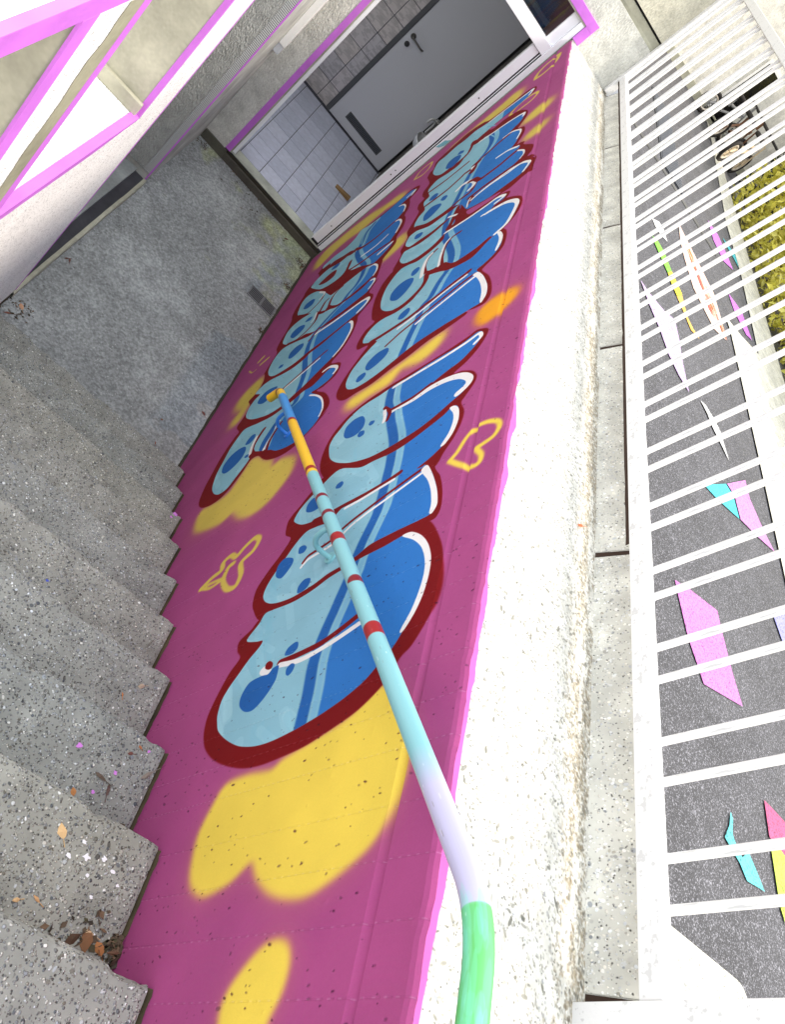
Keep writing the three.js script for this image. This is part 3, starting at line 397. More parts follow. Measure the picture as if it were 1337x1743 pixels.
{
  const wall = thing('mural_wall', 'long magenta retaining wall painted with two rows of blue bubble lettering beside the stairs', 'wall');
  const prof = [[0, -0.1], [0, 2.4815], [0.010, 2.4965], [0.010, 2.503], [0, 2.508], [0, 2.602], [0.003, 2.611], [0.010, 2.6175]];
  const wob = (z, k) => k < 5 ? [0.0012 * (fbm(z * 5, k) - .5), k > 0 ? 0.003 * (fbm(z * 2, 3) - .5) : 0] : [0.006 * (fbm(z * 26, 5, 5) - 0.5) * (k - 4) / 2, 0.005 * (fbm(z * 21, 9, 5) - 0.5)];
  const near = 0, far = FACADE;
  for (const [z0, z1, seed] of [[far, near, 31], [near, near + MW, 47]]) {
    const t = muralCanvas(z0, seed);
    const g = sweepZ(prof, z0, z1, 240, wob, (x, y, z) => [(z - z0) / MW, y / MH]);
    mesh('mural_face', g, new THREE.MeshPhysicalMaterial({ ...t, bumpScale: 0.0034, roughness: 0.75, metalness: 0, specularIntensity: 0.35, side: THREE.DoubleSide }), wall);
  }
  mesh('mural_face', sweepZ(prof, near + MW, 7, 60, wob), paintBack, wall).material.side = THREE.DoubleSide;
  // coping: exposed aggregate with ragged paint along its edge and a dirty seam in front of the kerb
  const W = 2048, S = W / 6.1, c = canvas(W, 160), x = c.getContext('2d'), r = rng(5);
  const src = aggCap.map.image;
  const CW = 2048, CH = 768, z0 = far, len = 3.05 * 2, cc = canvas(CW * 1, CH / 4), q = cc.getContext('2d');
  const makeCoping = (za, zb, seed) => {
    const rr = rng(seed), w = 2048, s = w / (zb - za), h = Math.round(0.44 * s), cv = canvas(w, h), k = cv.getContext('2d');
    for (let i = 0; i < w; i += Math.round(s)) for (let j = 0; j < h; j += Math.round(s)) k.drawImage(src, 0, 0, 1024, 1024, i, j, s + 1, s + 1);
    // dirt in the seam (x = 0.43 side is the bottom row of the canvas)
    for (let i = 0; i < 16000; i++) { const px = rr() * w, off = (rr() + rr() + rr() - 1.5) * 0.075, py = h - (0.045 + off + 0.03 * (fbm(px / 120, 3) - .5)) * s; if (fbm(px / 60, py / 14, 3) < .43) continue; k.fillStyle = `rgba(${[[112, 98, 76], [84, 80, 72], [140, 128, 102]][rr() * 3 | 0]},${0.12 + rr() * 0.3})`; k.beginPath(); k.ellipse(px, py, 1 + rr() * 4, .8 + rr() * 2.2, rr() * 3, 0, 6.3); k.fill(); }
    // paint that ran over the edge
    for (let i = 0; i < 12000; i++) { const v = 86 + rr() * 90 | 0, R = rr() < .85 ? .8 + rr() * 1.3 : 1.6 + rr() * 2.2; k.fillStyle = `rgba(${v},${v},${v - 6},${.35 + rr() * .5})`; k.beginPath(); k.ellipse(rr() * w, rr() * h, R * (1 + rr()), R * .7, rr() * 3.14, 0, 6.3); k.fill(); }
    k.fillStyle = 'rgb(196,96,172)';
    k.beginPath(); k.moveTo(0, 0); for (let px = 0; px <= w; px += 3) { const z = za + px / s; k.lineTo(px, Math.max(0, (0.020 * Math.max(0, fbm(z * 9, 17, 5) - 0.46) + 0.008 * smooth(.5, .62, fbm(z * 1.3, 44, 2))) * s * 1.15 - 1)); } k.lineTo(w, 0); k.fill();
    return { map: ctex(cv, true, false) };
  };
  const cp = [[0.010, 2.6175], [0.03, 2.6225], [0.15, 2.6235], [0.3, 2.623], [0.40, 2.619], [0.45, 2.616]];
  for (const [za, zb, sd] of [[far, near, 3], [near, 3.05, 4]]) {
    const t = makeCoping(za, zb, sd), bm = aggCap.bumpMap;
    const g = sweepZ(cp, za, zb, 160, (z, k) => k === 0 ? [0.006 * (fbm(z * 26, 5, 5) - 0.5) * 1.5, 0.005 * (fbm(z * 21, 9, 5) - 0.5)] : [0, 0.004 * (fbm(z * 8, k * 3) - .5)], (X, Y, Z) => [(Z - za) / (zb - za), 1 - (X - 0.012) / 0.44]);
    mesh('coping', g, std({ ...t, roughness: 0.95, color: rgb(250, 248, 242), side: THREE.DoubleSide }), wall);
  }
  mesh('coping', sweepZ(cp, 3.05, 7, 40, null), kerbMat, wall).material.side = THREE.DoubleSide;
  mesh('core', box(0.02, 0.449, -0.1, 2.60, FACADE, 7), concreteMat, wall);
}
{ // kerb of separate stones behind the coping
  const k = thing('concrete_kerb', 'pale concrete kerb with open joints under the white railing', 'kerb');
  const cuts = [-3.05, -3.0, -1.92, -0.77, 0.36, 1.475, 2.59, 3.7, 4.8, 5.9, 7];
  for (let i = 1; i < cuts.length - 1; i++) {
    const g = box(0.432, 0.53, 2.60, 2.728 + (i % 2) * 0.003, cuts[i] + 0.009, cuts[i + 1] - 0.009, 0.006, 1, i * .37, i * .21), gp = g.attributes.position;
    for (let q = 0; q < gp.count; q++) if (gp.getX(q) < .45) gp.setX(q, gp.getX(q) + .05 * clamp((gp.getY(q) - 2.61) / .12));   // front leaned back to take more sky light; the batter is added
    g.computeVertexNormals();
    mesh('kerb_stone', g, kerbMat, k);
  }
  for (const z of cuts.slice(1, -1)) mesh('joint_filler', sweepZ([[.434, 2.60], [.439, 2.614], [.486, 2.722], [.51, 2.722]], z - .0095, z + .0095, 2), rustAndGapShade, k);
}

// ---------------------------------------------------------------- stairs and landings
{
  const st = thing('concrete_stairs', 'grey exposed aggregate concrete stairs going down to the lower landing', 'stairs');
  const r = rng(77);
  for (let i = 0; i < 10; i++) {
    const top = RISE * (i + 1), z0 = TREAD * i, z1 = i === 9 ? 7 : TREAD * (i + 1) + 0.02;
    // tread block with a worn front edge
    const seg = 90, prof = [[z1, top - 0.0], [z0 + 0.012, top], [z0 + 0.004, top - 0.004], [z0, top - 0.012], [z0 + 0.004, top - RISE - 0.02]];
    const P = [], I = [], U = [], n = prof.length;
    for (let s = 0; s <= seg; s++) {
      const x = -0.0145 - (1.28) * s / seg;
      for (let k = 0; k < n; k++) {
        const chip = k === 1 || k === 2 || k === 3 ? Math.max(0, fbm(x * 16 + i * 9, i * 3.1, 4) - 0.52) * 0.045 : 0;
        const end = s === 0 && k < 4 ? 0.004 : 0;
        const z = prof[k][0] + (k ? chip * (k === 3 ? 1 : .8) : 0), y = prof[k][1] - (k === 2 || k === 3 ? chip * .5 : 0) - end + (k ? 0 : 0);
        P.push(x, y, z); U.push(x + i * .413, (k < 2 ? z : z0 - (top - y)) + i * .271);
      }
    }
    for (let s = 0; s < seg; s++) for (let k = 0; k < n - 1; k++) { const a = s * n + k; I.push(a, a + 1, a + n, a + 1, a + n + 1, a + n); }
    const b = P.length / 3;                                       // end face towards the wall
    for (let k = 0; k < n; k++) { P.push(P[3 * k], P[3 * k + 1], P[3 * k + 2]); U.push(P[3 * k + 2], P[3 * k + 1]); }
    P.push(-0.0145, top - RISE - 0.02, z1); U.push(z1, top - RISE);
    for (let k = 0; k < n - 1; k++) I.push(b + n, b + k + 1, b + k);
    const g = new THREE.BufferGeometry(); g.setAttribute('position', new THREE.Float32BufferAttribute(P, 3)); g.setAttribute('uv', new THREE.Float32BufferAttribute(U, 2)); g.setIndex(I);
    const f = g.toNonIndexed(); f.computeVertexNormals();
    const m = stepMat[i % 3]; m.side = THREE.DoubleSide;
    const step = mesh('step', f, m, st);
    // packed dirt in the gap beside the wall
    mesh('gap_dirt', sweepZ([[-0.0150, top - RISE - 0.02], [-0.0150, top - 0.016], [-0.009, top - 0.022], [-0.0005, top - 0.010]], z0 + 0.006, Math.min(z1, z0 + TREAD + .004), 24, (z, k) => k > 1 ? [k === 2 ? 0.008 * (fbm(z * 40, 3) - .5) : 0, 0.018 * (fbm(z * 34, k * 2 + i, 4) - .4)] : [0, 0]), gapDirt, step).material.side = THREE.DoubleSide;
  }
  // paint splashes on the treads
  const spot = (i, x, dz, R, col, sd) => { const q = rng(sd), p = []; for (let k = 0; k < 11; k++) { const a = k / 11 * 6.283, rr = R * (0.45 + 0.75 * q()); p.push(x + Math.cos(a) * rr, TREAD * i + dz + Math.sin(a) * rr * .8); } mesh('paint_spot', flat(p, RISE * (i + 1) + 0.0016), std({ color: rgb(...col), roughness: .7 }), st.children[i]); };
  [[8, -0.17, .10, .010], [8, -0.13, .085, .008], [8, -0.21, .115, .007], [8, -0.1, .10, .007], [8, -.15, .13, .006], [8, -.075, .12, .006], [8, -.12, .165, .006], [8, -.19, .075, .006], [8, -.08, .225, .006]].forEach((a, k) => spot(...a, [232, 232, 238], 300 + k));
  [[7, -.24, .12, .010], [7, -.12, .13, .007], [7, -.15, .20, .006], [7, -.06, .035, .006], [2, -.05, .02, .012], [2, -.06, .05, .008]].forEach((a, k) => spot(...a, [206, 128, 214], 340 + k));
  spot(5, -.47, .16, .006, [70, 90, 190], 371); spot(9, -.11, .19, .008, [120, 220, 196], 372);
}
const landingMat = (() => { // weathered trowelled concrete, 1.3 m by 3.1 m
  const w = 900, h = 2048, sx = w / 1.32, sz = h / 3.1, c = canvas(w, h), x = c.getContext('2d'), r = rng(91);
  const im = x.createImageData(w, h), d = im.data;
  for (let j = 0, k = 0; j < h; j++) for (let i = 0; i < w; i++, k += 4) {
    const X = i / sx, Z = j / sz;                                 // X from the left wall, Z from the facade
    const a = fbm(X * 2.6 + 3, Z * 2.6, 5), b = fbm(X * 11, Z * 11 + 5, 4), n = fbm(X * 80, Z * 80, 2);
    const pale = smooth(0.46, 0.66, fbm(X * 2 + 9, Z * 1.7 + 2, 5)), mossy = .62 * smooth(0.47, 0.68, fbm(X * 6 + 1, Z * 6 + 40, 5) * 0.62 + 0.34 * smooth(.55, 1.3, X) * smooth(1.5, .25, Z) + .16 * smooth(.5, .05, Z)), patch = smooth(.505, .52, fbm(X * 1.6 + 60, Z * 2.1 + 9, 4)) * smooth(.95, 1.05, X);
    let v = 136 + 26 * (a - .4) + 24 * pale * b + 16 * (b - 0.5) + 62 * (n - .5) + 20 * (fbm(X * 190, Z * 190, 2) - .5) + 22 * (NP[(i * 13 + j * 517) & 65535] - .5);
    let R = v * .985, G = v * 1.01, B = v * 1.01;
    R += mossy * 14; G += mossy * 18; B -= mossy * 34; R -= patch * 9; G -= patch * 5; B -= patch * 1;
    d[k] = R; d[k + 1] = G; d[k + 2] = B; d[k + 3] = 255;
  }
  x.putImageData(im, 0, 0);
  for (let i = 0; i < 3600; i++) { const v = 168 + r() * 70 | 0; x.fillStyle = `rgba(${v},${v},${v},${.35 + r() * .6})`; x.beginPath(); x.ellipse(r() * w, r() * h, .6 + r() * 1.7, .6 + r() * 1.3, r() * 3, 0, 6.3); x.fill(); }
  for (let i = 0; i < 4600; i++) { x.fillStyle = `rgba(48,46,40,${.2 + r() * .5})`; x.beginPath(); x.ellipse(r() * w, r() * h, .5 + r() * 1.3, .5 + r(), r() * 3, 0, 6.3); x.fill(); }
  // soil and moss crumbs along the edges
  for (let i = 0; i < 2600; i++) { const t = r(), e = Math.pow(r(), 3) * .14; let X, Z; if (t < .25) { X = e; Z = r() * 3.05; } else if (t < .55) { X = r() * 1.3; Z = e * .6; } else { X = 1.30 - e * .8; Z = r() * 1.3; } if (fbm(X * 7, Z * 7, 3) < .5) continue; x.fillStyle = `rgba(${[[44, 40, 30], [66, 62, 38], [58, 52, 44]][r() * 3 | 0]},${.3 + r() * .5})`; x.beginPath(); x.ellipse(X * sx, Z * sz, .6 + r() * 3, .6 + r() * 2, r() * 3, 0, 6.3); x.fill(); }
  const t = ctex(c, true, false); t.flipY = false;
  return std({ map: t, bumpMap: smoothConcBump, bumpScale: 0.0015, roughness: .93 });
})();
{
  const g = new THREE.PlaneGeometry(1.32, 3.1, 1, 1); g.rotateX(-Math.PI / 2); g.translate(-0.645, 0, -1.535);
  const uv = g.attributes.uv, p = g.attributes.position; for (let i = 0; i < 4; i++) uv.setXY(i, (p.getX(i) + 1.305) / 1.32, (p.getZ(i) + 3.085) / 3.1);
  structure('landing_floor', g, landingMat);
}
{ // dark filled joint where the landing meets the painted wall
  const g = sweepZ([[-0.016, 0.001], [-0.010, 0.006], [0.002, 0.010]], FACADE, 0.01, 160, (z, k) => k === 0 ? [0.016 * (fbm(z * 9, 2, 4) - .6), 0] : [0, .006 * (fbm(z * 20, k) - .4)]);
  const m = single('joint_dirt', g, darkDirt, 'dark dirt line along the foot of the painted wall', 'dirt'); m.userData.kind = 'stuff';
}
{ // floor drain
  const gx = -0.155, gz = -2.03, d = thing('floor_drain', 'small slotted metal floor drain set in the landing beside the painted wall', 'drain', [gx, 0, gz]);
  const steel = std({ color: rgb(132, 136, 138), roughness: .55, metalness: .6 });
  mesh('pit', box(-.118, .118, -.02, .0012, -.062, .062), darkSeal, d);
  for (const [a, b, c2, e] of [[-.125, .125, -.068, -.060], [-.125, .125, .060, .068], [-.125, -.115, -.060, .060], [.115, .125, -.060, .060], [-.006, .012, -.060, .060]]) mesh('frame_bar', box(a, b, .0, .005, c2, e), steel, d);
  for (let i = 0; i < 6; i++) for (const [a, b] of [[-.115, -.006], [.012, .115]]) mesh('slat', box(a, b, .0, .004, -.052 + i * .0205, -.052 + i * .0205 + .008), steel, d);
}

// ---------------------------------------------------------------- handrail
{
  const h = thing('handrail', 'round handrail pipe painted yellow, blue and turquoise with red rings', 'handrail');
  const X = -0.09, A = new THREE.Vector3(X, 1.168, 0.098), B = new THREE.Vector3(X, 2.803, 2.672), C = new THREE.Vector3(X, 2.822, 4.4), E0 = new THREE.Vector3(X, 1.085, 0.092);
  const path = new THREE.CurvePath(), dAB = B.clone().sub(A).normalize(), dBC = C.clone().sub(B).normalize(), dEA = A.clone().sub(E0).normalize();
  const a0 = A.clone().addScaledVector(dEA, -.035), a1 = A.clone().addScaledVector(dAB, .035), b0 = B.clone().addScaledVector(dAB, -.075), b1 = B.clone().addScaledVector(dBC, .075);
  path.add(new THREE.LineCurve3(E0, a0)); path.add(new THREE.QuadraticBezierCurve3(a0, A, a1)); path.add(new THREE.LineCurve3(a1, b0)); path.add(new THREE.QuadraticBezierCurve3(b0, B, b1)); path.add(new THREE.LineCurve3(b1, C));
  const L = path.getLength(), sec = path.curves[0].getLength() + path.curves[1].getLength(), slope = Math.hypot(1, (B.y - A.y) / (B.z - A.z));
  const at = (z) => (sec + (z - a1.z) * slope) / L;               // length fraction at depth z
  const w = 4096 / 2, c = canvas(w, 128), x = c.getContext('2d');
  const band = (z0, z1, col) => { x.fillStyle = `rgb(${col})`; x.fillRect(z0 * w, 0, (z1 - z0) * w + 1, 128); };
  const cy = [134, 194, 200], red = [160, 24, 30], yel = [246, 196, 40], blu = [70, 150, 220];
  band(0, at(.205), yel); band(at(.205), at(.585), blu); band(at(.585), at(1.185), yel); band(at(1.185), at(2.70), cy);
  band(at(.10), at(.125), [150, 84, 20]); band(at(.585), at(.608), red); band(at(1.135), at(1.158), red);
  band(at(1.37), at(1.388), [130, 20, 40]); band(at(1.487), at(1.505), [130, 20, 40]); band(at(1.632), at(1.668), red); band(at(2.050), at(2.088), red);
  { const g = x.createLinearGradient(at(2.40) * w, 0, at(2.48) * w, 0); g.addColorStop(0, 'rgba(190,188,218,0)'); g.addColorStop(1, 'rgb(190,188,218)'); x.fillStyle = g; x.fillRect(at(2.40) * w, 0, w, 128); }
  { const z0 = at(2.662) * w; x.fillStyle = 'rgb(96,190,104)'; x.fillRect(z0, 0, w, 128); const r = rng(8); for (let i = 0; i < 900; i++) { x.fillStyle = `rgba(130,226,206,${.1 + r() * .2})`; x.beginPath(); x.ellipse(z0 + 4 + r() * 1400, 64 + (r() + r() - 1) * 34, 4 + r() * 18, 3 + r() * 6, 0, 0, 6.3); x.fill(); } }
  { const r = rng(19); x.fillStyle = 'rgb(130,18,30)'; x.beginPath(); x.ellipse(at(1.872) * w, 40, 7, 34, 0, 0, 6.3); x.fill(); for (let i = 0; i < 240; i++) { x.fillStyle = `rgba(${r() < .6 ? '255,255,255' : '120,110,110'},${.15 + r() * .4})`; x.fillRect(r() * w, r() * 128, 1 + r() * 5, 1 + r() * 2); } }
  const t = ctex(c, true, false);
  mesh('pipe', new THREE.TubeGeometry(path, 400, 0.0205, 20), std({ map: t, roughness: .38, bumpMap: smoothConcBump, bumpScale: .0004 }), h);
  const cap = new THREE.SphereGeometry(0.0205, 16, 8); cap.scale(1, .5, 1); cap.translate(E0.x, E0.y, E0.z); mesh('end_cap', cap, std({ color: rgb(240, 190, 40), roughness: .45 }), h);
  for (const [z, col] of [[0.43, [50, 130, 222]], [1.56, [134, 194, 200]]]) {
    const y = A.y + (z - A.z) * (B.y - A.y) / (B.z - A.z), v = (a, b, e) => new THREE.Vector3(a, y + b, z + e);
    const cu = new THREE.CatmullRomCurve3([v(X, -.012, 0), v(X, -.045, 0), v(X + .008, -.078, .002), v(X + .03, -.098, .004), v(X + .065, -.100, .004), v(.002, -.096, .004)]);
    const m = std({ color: rgb(...col), roughness: .4 });
    const br = mesh('bracket', new THREE.TubeGeometry(cu, 28, .0085, 10), m, h);
    const pl = new THREE.CylinderGeometry(.021, .021, .006, 18); pl.rotateZ(Math.PI / 2); pl.translate(-.003, y - .096, z + .004); mesh('wall_plate', pl, m, br);
  }
}

// ---------------------------------------------------------------- white railing above the wall
{
  const rl = thing('metal_railing', 'white painted metal railing of close upright bars along the top of the wall', 'railing');
  const wear = pixTex(256, 256, (i, j) => { const s = fbm(i / 10, j / 10, 4, 25); const v = s > .72 ? 224 : 248; return [v, v, v]; });
  const wm = std({ color: rgb(230, 230, 230), map: wear, roughness: .5, bumpMap: smoothConcBump, bumpScale: .0006 });
  mesh('bottom_rail', box(.402, .444, 2.742, 2.786, -3.03, 2.606, .003, .3), wm, rl);
  mesh('gap_shade_strip', sweepZ([[.408, 2.7285], [.4075, 2.7425], [.44, 2.7425]], -3.0, 1.52, 120, (z, k) => k < 2 ? [.012 * Math.max(0, fbm(z * 18, 4, 4) - .5), 0] : [0, 0]), rustAndGapShade, rl);  // added dark strip that paints the shade of the gap below the rail
  mesh('top_rail', box(.398, .448, 3.556, 3.60, -3.03, 7, .004, .3), wm, rl);
  mesh('bottom_rail', box(.402, .444, 2.742, 2.786, 2.668, 6.98, .003, .3), wm, rl);
  for (const z of [2.607, -3.046, 6.94]) mesh('post', box(.396, .446, z === 2.607 ? 2.612 : 2.63, 3.556, z, z + .06, .003, .3), wm, rl);
  const bar = new THREE.CylinderGeometry(.0092, .0092, .7707, 14, 1, true).translate(0, 3.17085, 0);
  for (let k = -17; k < 23; k++) for (const s of [.048, -.048]) {
    const z = 2.412 - .2453 * k + s; if (Math.abs(z - 2.637) < .045 || z < -3.0 || z > 6.9) continue;
    const m = mesh('baluster', bar, wm, rl); m.position.set(.423 + (s > 0 ? -.004 : .004), 0, z);
  }
}

// ---------------------------------------------------------------- building with the open doorway
{
  const b = thing('building', 'grey rough plastered building at the foot of the stairs with a magenta framed doorway', 'building');
  const X0 = -1.05, X1 = 0.0, Y1 = 2.735, Zf = FACADE, Zb = FACADE - 0.28;
  const upper = plaster(rgb(232, 229, 214), .6, .004);
  mesh('wall', box(-7, X0 - .045, -0.1, 2.98, Zb, Zf, 0, 1), facadeMat, b);
  mesh('wall', box(.012, .44, 0, 2.98, Zb, Zf + .0, 0, 1), facadeMat, b);
  mesh('wall', box(X0 - .045, .012, Y1 + .0, 2.98, Zb, Zf, 0, 1), facadeMat, b);
  mesh('wall', box(-7, .44, 3.06, 7, Zb, Zf + .004), upper, b);
  mesh('band', box(-7, .44, 2.98, 3.045, Zb, Zf - .006), concreteMat, b);
  mesh('joint', box(-7, .43, 3.045, 3.06, Zb, Zf - .03), darkSeal, b);
  mesh('side_wall', box(.20, .44, 0, 7, -9, Zb - .002), facadeMat, b);
  const plinth = std({ map: smoothConcMap, color: rgb(120, 118, 108), bumpMap: smoothConcBump, bumpScale: .004 });
  mesh('plinth', box(LEFT + .002, X0 - .02, -.05, .085, Zf - .01, Zf + .012, .004), plinth, b);
  // threshold: dark worn metal strip and pale tile edge
  const wornSteel = std({ map: smoothConcMap, color: rgb(112, 106, 98), roughness: .8, bumpMap: smoothConcBump, bumpScale: .005 });
  mesh('threshold', box(X0 - .02, -.002, -.05, .062, Zf - .02, Zf + .010, .004), wornSteel, b);
  mesh('threshold_lip', box(X0 - .02, -.002, .062, .086, Zf - .02, Zf - .006, .003), darkDirt, b);
  // painted surround
  const fr = mesh('painted_surround', box(X0 - .045, X0, .095, Y1, Zf - .02, Zf + .004, .002), trimMat, b);
  mesh('painted_surround', box(X0 - .045, .062, Y1, Y1 + .062, Zf - .02, Zf + .0065, .002), trimMat, b);
  mesh('painted_surround', box(.001, .062, 2.627, Y1, Zf - .02, Zf + .0055, .002), trimMat, b);
  mesh('reveal', box(X0, X0 + .012, .095, Y1, Zb, Zf - .002), concreteMat, b);
  mesh('reveal', box(X0 + .012, 0, Y1 - .012, Y1, Zb, Zf - .002), concreteMat, b);
  // white frame
  const wf = mesh('door_frame', mergeGeometries([
    box(X0 + .012, X0 + .040, .108, Y1 - .012, Zf - .06, Zf - .012, .003),
    box(-.040, -.001, .108, Y1 - .012, Zf - .045, Zf - .004, .003)]), alu, b);
  mesh('paint_smear', (() => { const s = new THREE.Shape([[-.039, 1.44], [-.020, 1.46], [-.006, 1.50], [-.004, 1.57], [-.016, 1.545], [-.03, 1.53]].map((q) => new THREE.Vector2(...q))); const g = new THREE.ShapeGeometry(s); g.translate(0, 0, Zf - .0025); return g; })(), std({ color: rgb(132, 196, 208) }), wf);
  mesh('track', box(-.064, -.040, .112, 2.40, Zf - .06, Zf - .030), darkSeal, b);
  mesh('track', box(-.0545, -.0495, .112, 2.40, Zf - .06, Zf - .022, .001), alu, b);
  const leaf = mesh('sliding_leaf_edge', box(-.132, -.0645, .112, 2.40, Zf - .11, Zf - .028, .004), alu, b);
  for (const y of [.33, 1.02, 1.07, 1.9]) { const s = new THREE.CylinderGeometry(.005, .005, .004, 10); s.rotateX(Math.PI / 2); s.translate(-.098, y, Zf - .027); mesh('screw', s, darkSeal, leaf); }
  mesh('corner_plug', box(-.128, -.056, .106, .128, Zf - .10, Zf - .024), darkSeal, leaf);
  mesh('transom', box(X0 + .040, -.0405, 2.405, 2.487, Zf - .07, Zf - .010, .004), alu, b);
  mesh('upper_jamb', box(-.11, -.0405, 2.488, Y1 - .012, Zf - .07, Zf - .03, .003), alu, b);
  mesh('pane', box(X0 + .04, -.111, 2.488, Y1 - .013, Zf - .056, Zf - .05), new THREE.MeshPhysicalMaterial({ color: 0xffffff, transmission: 1, thickness: 0, roughness: .03, ior: 1.5 }), b);
  // tiled room
  const RY = .10, RZ = -5.18, XL = -1.5, XR = .088, RT = 2.9, T = .213;
  const tileA = [0, 1, 2].map((k) => std({ color: rgb(...[[208, 211, 228], [201, 205, 222], [213, 216, 232]][k]), roughness: .38, map: pixTex(96, 96, (i, j) => { const v = 224 + 31 * fbm(i / 14 + k * 9, j / 14, 4, 200); return [v, v, v]; }) }));
  const tileB = [0, 1, 2].map((k) => std({ color: rgb(...[[222, 219, 222], [215, 214, 219], [227, 223, 222]][k]), roughness: .25, map: pixTex(96, 96, (i, j) => { const q = fbm(i / 30 + k * 20 + 2 * fbm(i / 20, j / 20, 2), j / 9, 4); const v = 228 + 27 * smooth(.35, .6, q); return [v, v * .985, v * .985]; }) }));
  const grout = std({ color: rgb(78, 78, 88), roughness: .95 });
  const fl = mesh('room_floor', box(XL, XR, -.05, RY - .004, RZ, Zf - .02), grout, b);
  const tg = box(-T / 2 + .003, T / 2 - .003, -.006, .0, -T / 2 + .003, T / 2 - .003, .0012, T);
  let n = 0; const rt = rng(61);
  for (let i = -1; i < 8; i++) for (let j = 0; j < 10; j++) {
    const x = -.147 + T / 2 + T - i * T, z = -3.185 - T / 2 - j * T; if (x - T / 2 < XL || x - T / 2 > XR - .02 || z - T / 2 < RZ - .02) continue;
    const m = mesh('floor_tile', tg, tileA[rt() * 3 | 0], fl); m.position.set(x, RY + (rt() - .5) * .0008, z);
  }
  mesh('sill_tile', box(X0 + .012, -.035, RY - .004, RY + .002, Zf - .13, Zf - .008, .001), std({ color: rgb(236, 240, 232), map: smoothConcMap, roughness: .5 }), fl);
  const bw = mesh('back_wall', box(XL, XR + .2, RY, RT, RZ - .1, RZ), grout, b);
  const wt = box(-.1035, .1035, -.107, .107, 0, .006, .0012, T);
  for (let i = 0; i < 4; i++) for (let j = 0; j < 12; j++) { const x = -.876 - T / 2 + .0005 - (i - 1) * T; if (i === 0) continue; const m = mesh('wall_tile', wt, tileB[rt() * 3 | 0], bw); m.position.set(x, RY + .08 + j * .22, RZ); }
  for (let j = 0; j < 12; j++) { const m = mesh('wall_tile', box(-.0645, .0645, -.107, .107, 0, .006, .0012, T), tileB[rt() * 3 | 0], bw); m.position.set(-.8075, RY + .08 + j * .22, RZ); }
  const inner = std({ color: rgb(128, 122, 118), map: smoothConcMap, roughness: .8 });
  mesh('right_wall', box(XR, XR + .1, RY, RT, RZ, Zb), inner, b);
  const lw = mesh('left_wall', mergeGeometries([box(XL - .1, XL, 0, .55, RZ, Zb), box(XL - .1, XL, 2.75, RT, RZ, Zb), box(XL - .1, XL, .55, 2.75, RZ, -5.08), box(XL - .1, XL, .55, 2.75, -3.45, Zb)]), tileB[1], b);  // window opening in this wall is invented to let sky light in
  mesh('added_side_pane', box(XL - .055, XL - .05, .55, 2.75, -5.08, -3.45), new THREE.MeshPhysicalMaterial({ color: 0xffffff, transmission: 1, thickness: 0, roughness: .03, ior: 1.5 }), lw);  // unseen pane, added with the opening to brighten the room
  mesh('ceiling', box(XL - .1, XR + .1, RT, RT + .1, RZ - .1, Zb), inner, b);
  // inner door
  const dr = thing('room_door', 'pale grey flush door with a low vent grille at the back of the tiled room', 'door');
  mesh('door_leaf', box(-.692, .062, RY + .008, 2.16, RZ + .012, RZ + .045, .003), std({ color: rgb(222, 223, 230), roughness: .5, bumpMap: grainBump, bumpScale: .0003 }), dr);
  const fm = std({ color: rgb(96, 98, 102), roughness: .6 });
  mesh('door_lining', box(-.741, -.697, RY, 2.2, RZ + .003, RZ + .05, .003), fm, b);
  mesh('door_lining', box(.066, .086, RY, 2.2, RZ + .003, RZ + .03, .003), darkSeal, b);
  mesh('door_lining', box(-.741, .086, 2.2, 2.24, RZ + .003, RZ + .05, .003), fm, b);
  const vm = std({ color: rgb(120, 124, 134), roughness: .6 });
  const ve = mesh('vent_grille', box(-.545, -.065, .198, .280, RZ + .045, RZ + .049, .002), fm, dr);
  mesh('vent_opening', box(-.533, -.077, .207, .271, RZ + .0485, RZ + .0495), darkSeal, ve);
  for (let i = 0; i < 5; i++) mesh('vent_slat', box(-.533, -.077, .2105 + i * .0128, .2150 + i * .0128, RZ + .0495, RZ + .051, .0006), vm, ve);
  const hm = std({ color: rgb(110, 108, 104), roughness: .3, metalness: .8 });
  const hd = thingless('door_handle', dr);
  function thingless(nm, parent) {
    const cyl = new THREE.CylinderGeometry(.026, .026, .01, 24); cyl.rotateX(Math.PI / 2); cyl.translate(-.632, 1.212, RZ + .05);
    const m = mesh(nm, mergeGeometries([cyl.toNonIndexed(), new THREE.TubeGeometry(new THREE.CatmullRomCurve3([[-.632, 1.212, .05], [-.632, 1.212, .085], [-.622, 1.212, .10], [-.56, 1.211, .102], [-.51, 1.208, .10], [-.492, 1.208, .092], [-.486, 1.208, .078]].map((p) => new THREE.Vector3(p[0], p[1], RZ + p[2]))), 40, .0095, 10).toNonIndexed()]), hm, parent);
    const k = new THREE.CylinderGeometry(.025, .025, .01, 24); k.rotateX(Math.PI / 2); k.translate(-.626, 1.122, RZ + .05); mesh('lock_rosette', k, std({ color: rgb(70, 70, 70), roughness: .5, metalness: .5 }), parent);
    return m;
  }
}
single('door_wedge', (() => { const g = box(-.085, .085, 0, .034, -.03, .03, .004), p = g.attributes.position; for (let i = 0; i < p.count; i++) if (p.getY(i) > .01) p.setY(i, .012 + .022 * (p.getX(i) + .085) / .17); g.computeVertexNormals(); return g; })(), std({ color: rgb(206, 164, 112), map: smoothConcMap, roughness: .8 }), 'small wooden door wedge lying on the tiled floor', 'wedge').position.set(-.125, .101, -4.13);
